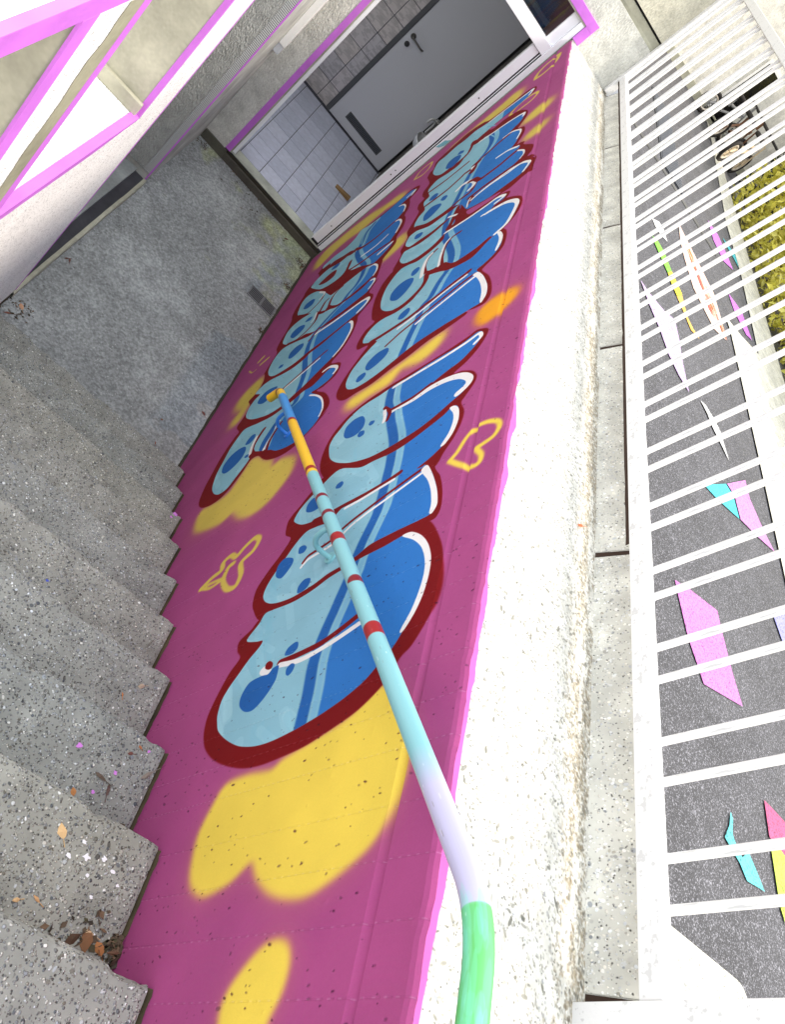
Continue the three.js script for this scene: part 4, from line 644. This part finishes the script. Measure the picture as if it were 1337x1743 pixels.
{
  const t = thing('wash_basin', 'white wash basin with a curved tap on the right wall inside the doorway', 'basin', [.087, .80, -4.80]);
  const m = std({ color: rgb(226, 228, 230), roughness: .3 }), s = std({ color: rgb(222, 222, 220), roughness: .25, metalness: .3 });
  mesh('bowl', new THREE.LatheGeometry([[.02, -.10], [.07, -.08], [.095, -.02], [.10, .0], [.092, .002], [.07, -.05], [.0, -.075]].map((p) => new THREE.Vector2(p[0], p[1])), 28).translate(-.0, 0, 0), m, t).scale.set(.85, 1, 1.6);
  mesh('tap', new THREE.TubeGeometry(new THREE.CatmullRomCurve3([[-.02, 0, -.19], [-.02, .10, -.19], [-.035, .15, -.18], [-.06, .155, -.165], [-.08, .13, -.15], [-.085, .09, -.145]].map((p) => new THREE.Vector3(...p))), 30, .012, 10), s, t);
  mesh('tap_lever', box(-.035, -.005, .165, .178, -.2, -.14, .003), s, t);
}
// ---------------------------------------------------------------- left side: pilaster, recess, painted wall with openings
{
  const p = thing('corner_pilaster', 'pale smooth pilaster with a thin violet edge line in the corner left of the doorway', 'pilaster');
  const smoothGrey = std({ map: smoothConcMap, color: rgb(252, 254, 255), bumpMap: grainBump, bumpScale: .0006, roughness: .8 });
  mesh('shaft', box(-1.9, LEFT, -.05, 2.62, FACADE + .001, -1.985, 0), smoothGrey, p);
  const ribs = pixTex(64, 64, (i, j) => { const v = 128 + 110 * Math.sin(j / 64 * Math.PI * 2 * 4); return [v, v, v]; }, false); ribs.repeat.set(1 / .05, 1 / .05);
  mesh('ribbed_strip', box(-1.345, LEFT - .006, .10, 2.615, -1.985, -1.974), std({ color: rgb(176, 178, 178), bumpMap: ribs, bumpScale: .003 }), p);
  mesh('plaster_face', box(-1.9, -1.347, .10, 2.615, -1.985, -1.971), plaster(rgb(186, 189, 190), .5, .008), p);
  mesh('edge_line', box(LEFT - .008, LEFT + .0015, .02, 2.618, -1.988, -1.973, .001), trimMat, p);
}
{
  const t = thing('conduit_box', 'white square conduit box fixed high in the corner beside the doorway', 'conduit', [LEFT, 1.10, -2.82]);
  mesh('casing', box(.001, .052, .012, 1.5, -.05, .06, .004), whitePaint, t);
  mesh('end_sleeve', box(.001, .046, -.06, .012, -.044, .054, .003), std({ color: rgb(206, 210, 216), roughness: .5 }), t);
}
{
  const r = thing('recess_step', 'shallow wall recess with a dark bitumen strip and thin concrete lip beside the landing', 'recess');
  mesh('lip', sweepZ([[LEFT + .012, 0], [LEFT + .012, .045], [LEFT + .004, .052], [LEFT - .012, .050], [LEFT - .014, .02]], -1.97, -.30, 80, (z, k) => [.006 * (fbm(z * 6, k) - .5), k > 0 ? .008 * (fbm(z * 5, 4 + k) - .5) : 0]), concreteMat, r).material.side = THREE.DoubleSide;
  const bit = std({ color: rgb(74, 74, 84), map: smoothConcMap, bumpMap: smoothConcBump, bumpScale: .004 });
  mesh('bitumen_strip', box(-1.372, LEFT - .010, -.02, .044, -1.97, -.30), bit, r);
  mesh('ledge', box(-1.9, -1.372, -.02, .066, -1.97, -.30, .006), std({ map: smoothConcMap, color: rgb(178, 184, 190), bumpMap: smoothConcBump, bumpScale: .006 }), r);
  mesh('rear_wall', box(-2.0, -1.9, 0, 2.6, -1.97, -.33), plaster(rgb(160, 160, 158)), r);
}
{
  const w = thing('parapet_wall', 'white speckled wall with large openings outlined in pink left of the stairs', 'wall');
  const f = LEFT, bk = -1.86, TOP = 2.612;
  const A0 = .105, A1 = 1.10, B0 = 1.45, SILL = 1.645, HEAD = 2.552, N = -.335;
  const pc2 = (name, ...a) => mesh(name, box(...a), whitePlaster, w);
  // main faces, slightly separated in depth from the grey linings
  pc2('wall', bk, f, -.05, SILL, N, 8);
  pc2('wall', bk, f, SILL, HEAD, N, A0 - .012);
  pc2('lintel', bk, f, HEAD, TOP, N, 8);
  // mullions: pink edges painted on the front, one strip of bare concrete between
  for (const [z0, z1] of [[A1, B0], [A1 + 1.40, B0 + 1.40], [A1 + 2.8, B0 + 2.8]]) {
    const m = mesh('mullion', box(bk, f, SILL + .001, HEAD - .001, z0, z1), whitePlaster, w);
    mesh('pink_edge', box(f - .006, f + .0022, SILL + .03, HEAD - .002, z0 - .002, z0 + .052, .001), trimMat, m);
    mesh('pink_edge', box(f - .006, f + .0022, SILL + .03, HEAD - .002, z1 - .055, z1 + .016, .001), trimMat, m);
    const st = []; for (let k = 0; k <= 40; k++) st.push(k / 40);
    const P = []; for (let k = 0; k < 40; k++) { const y0 = SILL + .02 + (HEAD - SILL - .03) * st[k], y1 = SILL + .02 + (HEAD - SILL - .03) * st[k + 1], e = (y) => z0 + .150 + .03 * (fbm(y * 14 + z0 * 9, 3, 5) - .5) ; for (const q of [[y0, z0 + .05], [y0, e(y0)], [y1, e(y1)], [y0, z0 + .05], [y1, e(y1)], [y1, z0 + .05]]) P.push(f + .0012, q[0], q[1]); }
    const g = new THREE.BufferGeometry(); g.setAttribute('position', new THREE.Float32BufferAttribute(P, 3)); g.computeVertexNormals();
    mesh('bare_strip', metricUV(g), bareConcrete, m);
    mesh('lining', box(bk, f - .004, SILL + .002, HEAD - .002, z1 + .0005, z1 + .013), concreteMat, m);
    mesh('foot_strip', box(bk, f - .03, SILL + .002, SILL + .062, z1 + .013, z1 + .034, .004), concreteMat, m);
  }
  mesh('lining', box(bk, f - .004, SILL + .002, HEAD, A0 - .011, A0), concreteMat, w);
  mesh('foot_strip', box(bk, f - .012, SILL + .001, SILL + .06, A0, A0 + .022, .005), concreteMat, w);
  mesh('pink_edge', box(f - .02, f + .002, SILL - .012, HEAD, A0 - .024, A0 + .002, .002), trimMat, w);
  // sill edge, painted with an uneven lower line
  mesh('pink_edge', sweepZ([[f + .0018, SILL - .045], [f + .0025, SILL], [f - .004, SILL + .004], [f - .03, SILL + .0045]], A0 - .004, 8, 120, (z, k) => k === 0 ? [0, .012 * (fbm(z * 4, 2) - .5) + .025 * smooth(.5, .06, z)] : [0, 0]), trimMat, w).material.side = THREE.DoubleSide;
  mesh('pink_edge', box(f - .02, f + .0022, HEAD - .002, TOP + .002, N, 8, .002), trimMat, w);
  mesh('pink_edge', box(f - .014, f + .0015, .03, TOP, N - .0035, N + .012, .001), trimMat, w);
  mesh('dirty_foot', box(f - .004, f + .006, -.04, .035, N + .03, -.02), darkDirt, w);
}

// ---------------------------------------------------------------- upper ground
const asphaltMap = pixTex(1024, 1024, (i, j) => { const n = NP[(i * 31 + j * 977 + (i * j >> 3)) & 65535], s = fbm(i / 3, j / 3, 2, 256), l = fbm(i / 120, j / 120, 4, 8); let v = 56 + 20 * l + 26 * (s - .5); if (s > .66) v += 95 * (n * .8 + .2); else if (n > .975) v += 80; return [v, v, v * 1.05]; });
const asphaltBump = pixTex(512, 512, (i, j) => { const v = 40 + 190 * fbm(i / 2.6, j / 2.6, 3, 196); return [v, v, v]; }, false);
const asphaltMat = std({ map: asphaltMap, bumpMap: asphaltBump, bumpScale: .004, roughness: .82 });
{
  const g = new THREE.BufferGeometry(); const x0 = .531, x1 = 260, z0 = -260, z1 = 260;
  g.setAttribute('position', new THREE.Float32BufferAttribute([x0, GROUND, z0, x0, GROUND, z1, x1, GROUND, z1, x1, GROUND, z0], 3));
  g.setAttribute('normal', new THREE.Float32BufferAttribute([0, 1, 0, 0, 1, 0, 0, 1, 0, 0, 1, 0], 3)); g.setIndex([0, 1, 2, 0, 2, 3]);
  const m = structure('asphalt_yard', metricUV(g, .9), asphaltMat);
  const COL = { pink: [208, 122, 198], pink2: [206, 136, 202], cyan: [70, 190, 200], lavender: [206, 176, 226], green: [132, 216, 70], yellow: [240, 226, 60], orange: [244, 190, 92], peach: [240, 206, 190], violet: [206, 116, 222], white: [232, 232, 230], teal: [96, 206, 210], rose: [196, 86, 130], lime: [196, 222, 80], violet2: [150, 150, 214] };
  const MARKS = [["pink",[0.694,1.411,0.794,1.371,0.972,1.317,0.988,1.388,1.025,1.515,1.069,1.613,0.819,1.696,0.801,1.665,0.747,1.585,0.711,1.471]],["cyan",[0.998,0.675,1.221,0.444,1.284,0.459,1.307,0.578,1.208,0.615,1.094,0.656]],["pink2",[1.234,0.431,1.462,0.177,1.477,0.29,1.579,0.404,1.664,0.456,1.489,0.521,1.319,0.57,1.298,0.446]],["lavender",[0.584,-0.325,0.661,-0.324,0.795,-0.366,0.901,-0.441,0.927,-0.288,0.93,-0.138,0.962,0.095,0.879,0.074,0.8,0.014,0.732,-0.111,0.644,-0.214]],["green",[0.74,-1.096,0.804,-1.142,0.864,-1.118,0.933,-1.004,0.88,-0.901,0.82,-0.969,0.76,-1.038]],["yellow",[0.88,-0.901,0.933,-1.004,0.983,-0.951,1.032,-0.898,0.962,-0.774,0.914,-0.825]],["orange",[0.962,-0.774,1.032,-0.898,1.063,-0.712,1.118,-0.673,1.183,-0.661,1.085,-0.614,1.015,-0.713]],["peach",[1.13,-2.025,1.233,-1.95,1.335,-1.875,1.47,-1.775,1.538,-1.726,1.582,-1.456,1.592,-1.228,1.42,-1.114,1.298,-1.201,1.207,-1.267,1.141,-1.533,1.117,-1.735]],["violet",[1.739,-3.267,1.912,-3.317,2.048,-3.129,2.098,-3.009,1.906,-2.829,1.773,-2.949]],["violet",[1.842,-2.211,2.05,-2.28,2.133,-1.992,2.027,-1.919,1.884,-2.026]],["cyan",[2.022,-3.467,2.195,-3.556,2.338,-3.583,2.401,-3.416,2.449,-3.132,2.389,-3.29,2.207,-3.388,2.07,-3.408]],["white",[1.077,0.021,1.125,-0.004,1.203,0.017,1.251,0.05,1.299,0.211,1.243,0.167,1.172,0.118,1.13,0.057]],["white",[0.758,-1.365,0.845,-1.486,0.896,-1.47,0.926,-1.366,0.843,-1.305,0.786,-1.316]],["teal",[0.898,2.025,0.907,2.04,0.894,2.084,0.91,2.105,0.936,2.122,0.975,2.09,1.008,2.119,1.044,2.157,1.011,2.162,0.947,2.173,0.918,2.144,0.87,2.124,0.849,2.112,0.883,2.067]],["rose",[1.126,1.877,1.264,1.877,1.222,1.992,1.164,1.987,1.124,1.982]],["lime",[1.123,1.988,1.172,1.983,1.221,1.996,1.148,2.2,1.125,2.154]],["violet2",[1.486,0.949,1.65,0.801,1.551,1.075]]];
  const wearTex = pixTex(256, 256, (i, j) => { const s = fbm(i / 3, j / 3, 3, 85); const v = s > .64 ? 150 : 236 + 19 * fbm(i / 30, j / 30, 2, 8); return [v, v, v]; });
  let k = 0;
  for (const [c, p] of MARKS) mesh('paint_mark', flat(p, GROUND + .004 + .0004 * (k++ % 6), .3), std({ color: rgb(...COL[c]), map: wearTex, roughness: .7 }), m);
  const q = rng(14);                                             // the scratchy red strokes inside the pale mark
  for (let i = 0; i < 26; i++) { const t = q(), x = 1.17 + .36 * t + (q() - .5) * .1, z = -1.85 + .55 * t + (q() - .5) * .2; mesh('paint_mark', flat([x, z, x + .012, z - .004, x + .05 + q() * .04, z + .09 + q() * .06, x + .035, z + .085], GROUND + .0075 + .0002 * (i % 7)), std({ color: rgb(222, 92 + q() * 60, 84), roughness: .7 }), m); }
}
const paving = std({ ...aggCap, bumpScale: .002, color: rgb(240, 238, 228) });
structure('concrete_path', (() => { const s = new THREE.Shape(); s.moveTo(.532, -2.425); s.lineTo(.83, -2.425); s.quadraticCurveTo(.88, -2.425, .885, -2.5); s.lineTo(.9, -7); s.lineTo(.532, -7); const g = new THREE.ShapeGeometry(s, 8); g.rotateX(-Math.PI / 2); g.translate(0, GROUND + .006, 0); return metricUV(g); })(), paving);
structure('concrete_path', flat([1.70, -1.5, 1.66, -1.62, 1.9, -1.72, 2.2, -1.9, 2.28, -3.2, 2.24, -4.2, 2.34, -5.2, 2.5, -6.8, 2.56, -8.0, 2.7, -8.0, 2.7, 40, 1.74, 40, 1.72, 0], GROUND + .008, 1), paving);
{ // drainage strip across the yard
  structure('paving_joint', box(.56, 1.75, GROUND, GROUND + .006, -2.72, -2.64), std({ map: smoothConcMap, color: rgb(120, 120, 122), bumpMap: smoothConcBump, bumpScale: .004 }));
  const g = thing('drain_cover', 'long ribbed metal drain cover lying in the asphalt beyond the railing', 'drain cover', [1.14, GROUND, -3.75]);
  const m = std({ color: rgb(92, 96, 104), roughness: .5, metalness: .4 });
  mesh('plate', box(-.15, .15, .001, .010, -.95, .95, .002), m, g);
  for (let i = 0; i < 30; i++) mesh('rib', box(-.14, .14, .010, .015, -.93 + i * .064, -.93 + i * .064 + .03, .002), m, g);
}

// ---------------------------------------------------------------- far side of the yard
{
  const b = thing('white_building', 'white rendered building wall at the far end of the asphalt yard', 'building');
  const render = plaster(rgb(255, 254, 250), .8, .003);
  mesh('wall', box(.46, 9, GROUND - .1, 7.5, -8.6, -8.05), render, b);
  const win = std({ color: rgb(24, 24, 26), roughness: .12 });
  const wn = mesh('window', box(2.44, 2.66, 2.80, 3.58, -8.07, -8.046), win, b);
  mesh('window_frame', mergeGeometries([box(2.41, 2.44, 2.77, 3.61, -8.07, -8.03), box(2.66, 2.69, 2.77, 3.61, -8.07, -8.03), box(2.44, 2.66, 2.77, 2.80, -8.07, -8.03), box(2.44, 2.66, 3.58, 3.61, -8.07, -8.03)]), whitePaint, wn);
  mesh('plinth', box(.47, 9, GROUND - .05, GROUND + .10, -8.05, -8.03, .004), concreteMat, b);
}
function leafCloud(n, seed, put, size, cols) {
  const r = rng(seed), P = [], C = [], N = [];
  const v = new THREE.Vector3(), e = new THREE.Euler(), M = new THREE.Matrix4(), c = new THREE.Color();
  for (let i = 0; i < n; i++) {
    const p = put(r); e.set((r() - .5) * 1.7, r() * 6.28, (r() - .5) * 1.7); M.makeRotationFromEuler(e);
    const s = size * (.6 + r() * .8), col = cols[r() * cols.length | 0], k = .8 + r() * .4; c.setRGB(col[0] * k, col[1] * k, col[2] * k);
    const q = [[-.5, 0, 0], [0, .08, .28], [.5, 0, 0], [0, .08, -.28]].map((a) => v.set(a[0] * s, a[1] * s, a[2] * s).applyMatrix4(M).toArray().map((t, j) => t + p[j]));
    for (const j of [0, 1, 2, 0, 2, 3]) { P.push(...q[j]); C.push(c.r, c.g, c.b); }
  }
  const g = new THREE.BufferGeometry(); g.setAttribute('position', new THREE.Float32BufferAttribute(P, 3)); g.setAttribute('color', new THREE.Float32BufferAttribute(C, 3)); g.computeVertexNormals(); return g;
}
const leafMat = new THREE.MeshPhysicalMaterial({ vertexColors: true, roughness: .7, side: THREE.DoubleSide, transmission: .15, thickness: 0 });
function hedge(label, x0, x1, z0, z1, h, n, seed, cols) {
  const t = thing('hedge', label, 'hedge', [0, GROUND, 0]);
  mesh('foliage', leafCloud(n, seed, (r) => { const f = r(), x = x0 + (x1 - x0) * (f < .5 ? Math.pow(r(), 2) : r()), z = z0 + (z1 - z0) * r(), top = h * (.86 + .28 * fbm(x * 2 + 5, z * 2, 3)); return [x + (fbm(z * 3, 7) - .5) * .25, f > .6 ? top - Math.pow(r(), 2) * .3 : r() * top, z]; }, .075, cols), leafMat, t);
  const tw = []; const r = rng(seed + 1); for (let i = 0; i < 60; i++) { const g = new THREE.CylinderGeometry(.006, .012, h * .9, 5); g.rotateX((r() - .5) * .5); g.rotateZ((r() - .5) * .5); g.translate(x0 + .15 + (x1 - x0 - .3) * r(), h * .42, z0 + (z1 - z0) * r()); tw.push(g); }
  mesh('stems', mergeGeometries(tw), std({ color: rgb(84, 62, 44) }), t).userData.kind = 'stuff';
  return t;
}
hedge('yellow green clipped hedge along the right side of the asphalt yard', 2.72, 3.7, -6.2, 1.2, .85, 20000, 401, [[.72, .67, .12], [.80, .76, .22], [.52, .50, .07], [.66, .62, .10]]);
hedge('dark green hedge behind the parked little bikes', 3.3, 4.6, -7.8, -6.5, 1.5, 6000, 402, [[.03, .05, .015], [.045, .06, .02]]);
function bike(label, x, z, turn, col) {
  const b = thing('balance_bike', label, 'bike', [x, GROUND, z], 'small bikes parked at the far building'); b.rotation.y = turn;
  const rub = std({ color: rgb(40, 36, 34), roughness: .8 }), met = std({ color: rgb(...col), roughness: .4 });
  for (const wx of [-.3, .3]) { const w = mesh('wheel', new THREE.TorusGeometry(.13, .02, 8, 28).translate(wx, .15, 0), rub, b); mesh('rim', new THREE.TorusGeometry(.098, .012, 6, 24).translate(wx, .15, 0), std({ color: rgb(214, 204, 190), roughness: .5 }), w); const sp = []; for (let i = 0; i < 5; i++) { const g = new THREE.CylinderGeometry(.006, .006, .2, 5); g.rotateZ(i * .628); g.translate(wx, .15, 0); sp.push(g); } mesh('spokes', mergeGeometries(sp), met, w); }
  const rod = (a, c, R) => new THREE.TubeGeometry(new THREE.LineCurve3(new THREE.Vector3(...a), new THREE.Vector3(...c)), 1, R, 8);
  mesh('frame', mergeGeometries([rod([-.3, .15, 0], [-.08, .33, 0], .014), rod([-.08, .33, 0], [.2, .38, 0], .018), rod([-.1, .2, 0], [.2, .36, 0], .016), rod([-.08, .3, 0], [-.1, .45, 0], .014)]), met, b);
  mesh('fork', mergeGeometries([rod([.3, .15, .03], [.21, .45, .03], .01), rod([.3, .15, -.03], [.21, .45, -.03], .01)]), met, b);
  mesh('handlebar', rod([.19, .54, -.2], [.19, .54, .2], .014), rub, b); mesh('stem', rod([.21, .44, 0], [.19, .54, 0], .016), met, b);
  mesh('saddle', new RoundedBoxGeometry(.2, .05, .12, 3, .022).translate(-.1, .46, 0), rub, b);
}
bike('cream balance bike nearest the yellow hedge', 2.72, -6.75, .9, [220, 200, 170]);
bike('brown balance bike between the two other small bikes', 2.66, -7.3, .7, [120, 84, 60]);
bike('grey balance bike closest to the white building', 2.55, -7.75, .4, [150, 150, 150]);

// ---------------------------------------------------------------- ground behind and beside the stairs
structure('terrace', flat([-80, -3.0, -1.861, -3.0, -1.861, 80, -80, 80], 1.6, 1), paving);
structure('upper_path', flat([-1.861, 7.0, .532, 7.0, .532, 80, -1.861, 80], 1.938, 1), paving);

// ---------------------------------------------------------------- leaves and litter
function leaf(label, x, y, z, size, turn, col, tilt = .15, kind = 0) {
  const sh = kind ? [[0, -.5], [.10, -.25], [.13, .0], [.08, .28], [0, .5], [-.07, .26], [-.12, .0], [-.09, -.26]] : [[0, -.5], [.22, -.22], [.30, .02], [.18, .30], [0, .5], [-.20, .28], [-.28, .0], [-.2, -.25]];
  const jr = rng(Math.round((x * 91 + z * 137) * 100)); for (const q of sh) { q[0] *= .75 + .5 * jr(); q[1] *= .85 + .3 * jr(); }
  const P = []; const hh = (a) => .10 * Math.cos(a[1] * 3) - .35 * Math.abs(a[0]) + .12 * (vnoise(a[0] * 9 + 40 + x * 7, a[1] * 9 + 40) - .5);
  for (let i = 0; i < sh.length; i++) { const a = sh[i], b = sh[(i + 1) % sh.length]; for (const q of [[0, 0], a, b]) P.push(q[0] * size, hh(q) * size * .8, q[1] * size); }
  const g = new THREE.BufferGeometry(); g.setAttribute('position', new THREE.Float32BufferAttribute(P, 3)); g.computeVertexNormals();
  const st = new THREE.CylinderGeometry(.0009, .0009, size * .45, 4); st.rotateX(Math.PI / 2 - .1); st.translate(0, size * .04, size * .68);
  const m = std({ color: rgb(...col), roughness: .8, side: THREE.DoubleSide });
  const t = thing('fallen_leaf', label, 'leaf', [x, y + size * .06, z], 'fallen leaves on the steps, landing and coping'); mesh('blade', g, m, t); mesh('stalk', st, m, t); t.rotation.set((turn % 1 - .5) * tilt, turn, tilt); return t;
}
const TY = (i) => RISE * (i + 1);
leaf('pale tan leaf on the second step from the top', -0.247, 1.7460, 2.479, 0.036, 0.70, [214, 178, 128], .25, 0);
leaf('tiny pale leaf scrap near the left edge on the second step', -0.266, 1.7460, 2.630, 0.018, 2.10, [206, 170, 124], .25, 0);
leaf('slim tan leaf beside the tiny scrap on the second step', -0.228, 1.7460, 2.613, 0.024, 1.20, [196, 152, 108], .25, 1);
leaf('large curled brown leaf in the litter heap by the top step', -0.089, 1.7460, 2.638, 0.048, 0.30, [122, 84, 54], .25, 0);
leaf('pale tan leaf lying on top of the litter heap', -0.089, 1.7460, 2.625, 0.032, 1.50, [206, 176, 138], .25, 1);
leaf('dark brown leaf at the left end of the litter heap', -0.119, 1.7460, 2.648, 0.040, 2.40, [82, 60, 44], .25, 0);
leaf('orange brown leaf at the lower end of the litter heap', -0.054, 1.7460, 2.643, 0.036, 0.90, [168, 112, 66], .25, 0);
leaf('narrow dark leaf in the corner by the wall at the top step', -0.007, 1.7460, 2.646, 0.040, 2.70, [70, 54, 42], .25, 1);
leaf('curled brown leaf beside the dark corner leaf at the top step', -0.019, 1.7460, 2.638, 0.036, 1.90, [110, 80, 60], .25, 1);
leaf('orange leaf tucked under the edge of the second step', -0.197, 1.5520, 2.323, 0.024, 0.60, [178, 120, 70], .25, 0);
leaf('long grey leaf with a stalk near the wall on the third step', -0.037, 1.5520, 2.193, 0.048, 2.50, [132, 124, 112], .25, 1);
leaf('small orange leaf at the wall corner of the third step', 0.020, 1.5520, 2.300, 0.024, 0.40, [170, 116, 74], .25, 1);
leaf('rust coloured leaf crumb near the nose of the third step', -0.088, 1.5520, 2.138, 0.014, 1.10, [158, 98, 60], .25, 0);
leaf('dark red leaf scrap near the nose of the third step', -0.105, 1.5520, 2.167, 0.018, 2.00, [104, 64, 56], .25, 0);
leaf('brown twiggy leaf in the middle of the third step', -0.152, 1.5520, 2.259, 0.040, 1.40, [92, 78, 66], .25, 1);
leaf('dark crumpled leaf at the back of the third step', -0.117, 1.5520, 2.278, 0.036, 0.20, [88, 66, 60], .25, 1);
leaf('orange leaf on the fourth step', -0.133, 1.3580, 1.941, 0.018, 0.50, [186, 118, 62], .25, 1);
leaf('pale folded leaf on the fourth step', -0.093, 1.3580, 1.884, 0.028, 2.20, [176, 158, 136], .25, 0);
leaf('slim grey leaf on the sixth step near the wall', -0.065, 1.1640, 1.636, 0.032, 2.90, [120, 116, 108], .25, 1);
leaf('tan leaf lying at the foot of the white wall', -1.213, 0.0000, -0.310, 0.044, 0.80, [196, 150, 118], .25, 0);
leaf('brown leaf near the tan leaf at the foot of the white wall', -1.234, 0.0000, -0.205, 0.048, 2.30, [120, 78, 64], .25, 1);
leaf('crumpled reddish leaf beside the recess lip', -1.227, 0.0000, -0.861, 0.048, 0.40, [104, 66, 58], .25, 1);
leaf('broken reddish leaf next to the crumpled one by the lip', -1.246, 0.0000, -0.858, 0.040, 2.60, [92, 58, 52], .25, 1);
leaf('small reddish leaf on the landing near the painted wall', -0.058, 0.0000, -0.662, 0.040, 1.00, [112, 70, 64], .25, 0);
leaf('rust leaf at the bottom step in front of the landing', -0.202, 0.0000, -0.191, 0.028, 0.30, [134, 78, 58], .25, 1);
leaf('brown leaf fragment on the landing below the yellow cloud', -0.250, 0.0000, -0.373, 0.024, 2.20, [118, 84, 70], .25, 0);
leaf('reddish leaf by the doorway threshold', -0.276, 0.0000, -2.939, 0.056, 2.40, [96, 44, 40], .25, 1);
leaf('small brown leaf on the coping near the kerb joint', 0.347, 2.6240, 1.443, 0.040, 2.20, [190, 112, 70], .25, 1);
{ // crumbled leaf litter in the corners: too small to count
  const r = rng(505), P = [], C = [], spots = [[-.10, TY(8), 2.64, .08, 46], [-.03, TY(8), 2.63, .03, 40], [-.04, TY(7), 2.35, .025, 10], [-.03, TY(6), 2.05, .02, 6], [-1.22, 0, -.28, .08, 46], [-.03, 0, -2.45, .06, 80], [-.05, 0, -2.85, .07, 90], [-.03, 0, -1.75, .04, 40], [-1.22, 0, -2.98, .06, 40], [-.6, 0, -3.0, .35, 60]];
  for (const [x, y, z, s, n] of spots) for (let i = 0; i < n; i++) {
    const cx = Math.min(-.004, x + (r() + r() - 1) * s * 1.3), cz = Math.max(-3.03, z + (r() + r() - 1) * s), a = r() * 6.28, L = .003 + r() * .010, w = L * (.2 + r() * .5), up = r() * .006, k = [[.10, .07, .045], [.05, .04, .03], [.16, .10, .06], [.07, .06, .03]][r() * 4 | 0];
    const q = [[-L, 0], [0, w], [L, 0], [0, -w]].map(([u, v]) => [cx + u * Math.cos(a) - v * Math.sin(a), y + .002 + (v > 0 ? up : 0), cz + u * Math.sin(a) + v * Math.cos(a)]);
    for (const j of [0, 1, 2, 0, 2, 3]) { P.push(...q[j]); C.push(...k); }
  }
  const g = new THREE.BufferGeometry(); g.setAttribute('position', new THREE.Float32BufferAttribute(P, 3)); g.setAttribute('color', new THREE.Float32BufferAttribute(C, 3)); g.computeVertexNormals();
  const m = single('litter_crumbs', g, std({ vertexColors: true, side: THREE.DoubleSide }), 'fine brown leaf crumbs gathered in the corners of steps and landing', 'litter'); m.userData.kind = 'stuff';
}
renderer.render(scene, camera);
